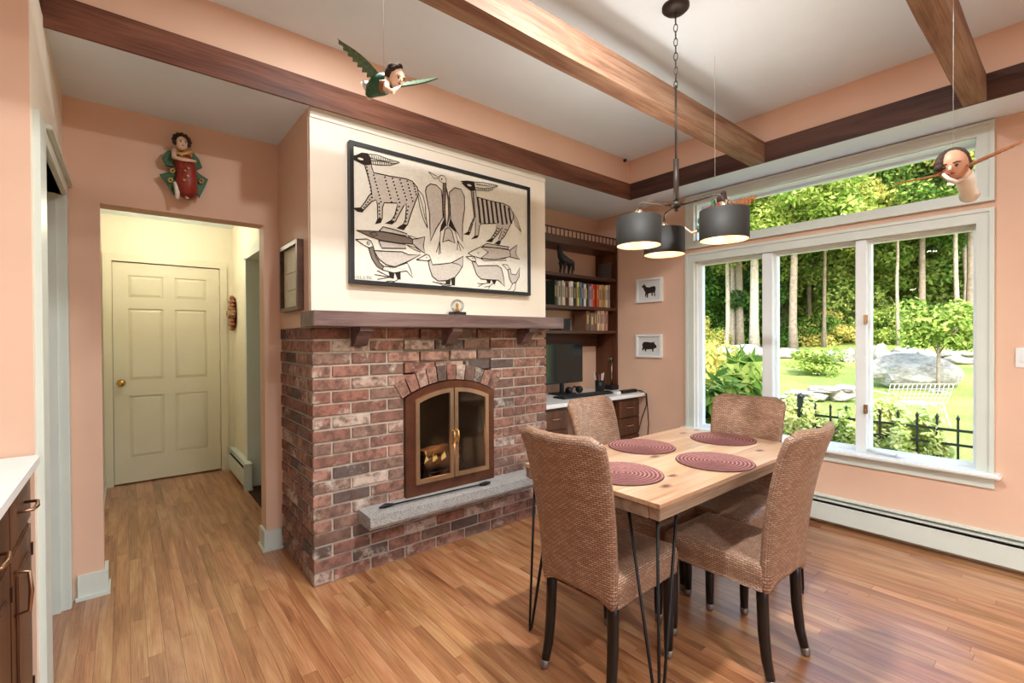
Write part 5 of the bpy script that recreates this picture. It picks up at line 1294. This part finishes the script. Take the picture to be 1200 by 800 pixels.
# vines on the fence
m_vine = foliage('leaf_vine', [(70, 108, 40), (130, 164, 66), (196, 210, 124), (226, 230, 170)])
for k, (px, w_, h_) in enumerate(((925, .3, .5), (950, .34, .5), (992, .3, .45), (1035, .36, .52), (1062, .3, .5), (1080, .2, .4), (1104, .12, .45))):
    d = ray(px, 500); p = CAM+d*((fxx+.05)/d.x); p.z = -.4
    vm = leaves('foliage', int(4200*w_/.3), (w_*.5, w_*.9, h_*1.15), .045, m_vine, 80+k, 14, .3, 1.5, None, .5)
    bush('fence_vine', p, 0, (1, 1, 1), 'leafy vine climbing the black picket fence', 'vine', 'vines on the picket fence', vm, .5)
# boulders and stones
t = NT('boulder'); v = t.coord(); n1 = t.noise(v, 2.2, 6, .7); n2 = t.noise(v, 9, 5, .7); t.bump(n2, .7, .08)
m_rock = t.fin(t.mix(.4, t.ramp(n1, [(.34, C(112, 105, 96)), (.5, C(164, 156, 146)), (.66, C(194, 188, 180))]), t.ramp(n2, [(.3, C(80, 76, 70)), (.7, C(200, 194, 186))])), .95, 0, .2)
def rock_mesh(seed, sub=3, rough=.35):
    bm = bmesh.new(); bmesh.ops.create_icosphere(bm, subdivisions=sub, radius=1)
    for v_ in bm.verts:
        c_ = v_.co.copy(); f = 1+rough*mnoise.noise(c_*1.1+Vector((seed*3.1, 0, 0)))+rough*.4*mnoise.noise(c_*2.7+Vector((0, seed*5., 0))); v_.co = c_*f
    return MB().bm(bm).mesh('stone', m_rock)
def rock(name, px0, px1, py0, py1, lab, seed, group=None, cat='boulder', parent=None, dp=None):
    b_ = ground_hit((px0+px1)/2, py1) if dp is None else None
    if b_ is None: b_ = Pd((px0+px1)/2, py1, dp)
    dep = (b_-CAM).dot(_fw); w_ = (px1-px0)*dep/F; h_ = (py1-py0)*dep/F
    me = rock_mesh(seed)
    if not parent: b_ = b_+Vector((ray((px0+px1)/2, py1).x, ray((px0+px1)/2, py1).y, 0)).normalized()*w_*.34
    if parent: o = link(name, me, parent, b_+Vector((0, 0, h_*.42))-parent.location, (0, 0, seed*1.), (w_*.5, w_*.42, h_*.56)); return o
    o = link(name, me, None, b_+Vector((0, 0, h_*.42)), (0, 0, -.65), (w_*.45, w_*.36, h_*.52)); return tag(o, lab, cat, group)
rock('boulder', 1022, 1122, 413, 457, 'large pale boulder on the lawn behind the wire bench', 2)
rock('boulder', 836, 905, 403, 420, 'low flat boulder at the foot of the pale trunks', 4)
rock('boulder', 905, 945, 408, 420, 'long low boulder right of the left mullion', 6)
sw = thing('stone_wall', 'row of pale field stones along the back of the lawn', 'stone wall', tuple(ground_hit(1070, 424)))
for k, (a, b_, c_, d_) in enumerate(((986, 1003, 408, 424), (1003, 1030, 404, 422), (1024, 1042, 404, 425), (1040, 1054, 411, 424), (1048, 1076, 405, 417), (1050, 1076, 413, 425), (1074, 1098, 409, 419), (1078, 1100, 415, 426), (1098, 1122, 410, 419), (1108, 1142, 417, 426), (1120, 1144, 411, 418), (965, 987, 410, 423), (945, 968, 411, 422))):
    rock('stone', a, b_, c_, d_, None, 10+k, parent=sw)
ls = thing('low_stone_stack', 'stack of flat stones at the edge of the lawn behind the fence', 'stone wall', tuple(ground_hit(945, 470)))
for k, (a, b_, c_, d_) in enumerate(((912, 940, 462, 470), (935, 968, 458, 468), (966, 1002, 456, 468), (920, 950, 456, 463), (948, 985, 452, 459), (975, 1003, 450, 458))):
    rock('stone', a, b_, c_, d_, None, 30+k, parent=ls, dp=11.5)
# small ornamental tree
p = ground_hit(1100, 462); st_ = thing('ornamental_tree', 'small light green ornamental tree beside the large boulder', 'tree', tuple(p))
part(st_, 'trunk', MB().tube([(0, 0, -.05), (.02, .01, .5), (0, 0, 1.1), (.03, 0, 1.6)], [.05, .04, .035, .02], 8).tube([(0, 0, .95), (.5, .3, 1.5)], [.02, .008], 6).tube([(0, 0, 1.0), (-.4, -.4, 1.6)], [.02, .008], 6), m_bark2, world=False)
link('crown', leaves('crown', 4200, (1.05, 1.15, .85), .075, m_lf1, 90, 30, cl_r=.34), st_, (0, 0, 1.75))
st_.scale = (1.05, 1.05, 1.05)
# white wire mesh garden bench
b_ = Pd(1062, 470, 8.6); b_.z = gz(b_.x, b_.y); wb = thing('garden_bench', 'white wire mesh garden bench on the lawn beyond the fence', 'bench', tuple(b_), -.75)
m_wb = plain('white_iron', (196, 194, 188), .5, .2)
L = 1.05; m = MB(); 
def bp(u, s): # seat-back curve: s 0..1 along profile
    pr = [(.28, .42), (.1, .40), (-.12, .40), (-.22, .46), (-.3, .62), (-.36, .8)]
    f = s*5; i = min(4, int(f)); f -= i
    a = pr[i]; c_ = pr[i+1]; return Vector((L*(u-.5), a[0]+(c_[0]-a[0])*f, a[1]+(c_[1]-a[1])*f))
for k in range(15): m.tube([bp(k/14, s/10) for s in range(11)], .006, 5)
for s in range(0, 11): m.tube([bp(k/6, s/10) for k in range(7)], .006, 5)
part(wb, 'mesh_seat', m, m_wb, world=False)
m = MB()
for s in (-1, 1):
    x = s*L/2
    part(wb, 'arm', MB().tube([(x, -.3, .62), (x+s*.06, -.1, .64), (x+s*.1, .2, .62), (x+s*.16, .36, .64), (x+s*.2, .3, .58)], .012, 6), m_wb, world=False)
    for (y0, y1) in ((.24, .3), (-.2, -.3)): part(wb, 'leg', MB().tube([(x*.92, y0, .42), (x*.96, (y0+y1)/2, .2), (x*1.02, y1, -.02)], .012, 6), m_wb, world=False)
# garden light stake
p = ground_hit(896, 468); gs = thing('garden_light', 'small dark path light on a stake in the lawn', 'light', tuple(p))
part(gs, 'stake', MB().tube([(0, 0, -.05), (0, 0, .3)], .012, 6), m_iron, world=False)
part(gs, 'cap', MB().lathe([(.02, .28), (.07, .3), (.02, .36), (0, .37)], (0, 0, 0), 10), m_iron, world=False)
# bushes and sky side behind the added rear patio door
for k in range(6):
    bush('patio_shrub', (-1.+k*1.1, -6-(k % 2), -.1), k % 4, 1.2, 'leafy shrub outside the added rear patio door', 'bush', 'shrubs outside the patio door')
struct('patio', MB().box(-8, 10, -14, RY-.1, -.12, -.03), plain('patio_stone', (170, 164, 152), .9))
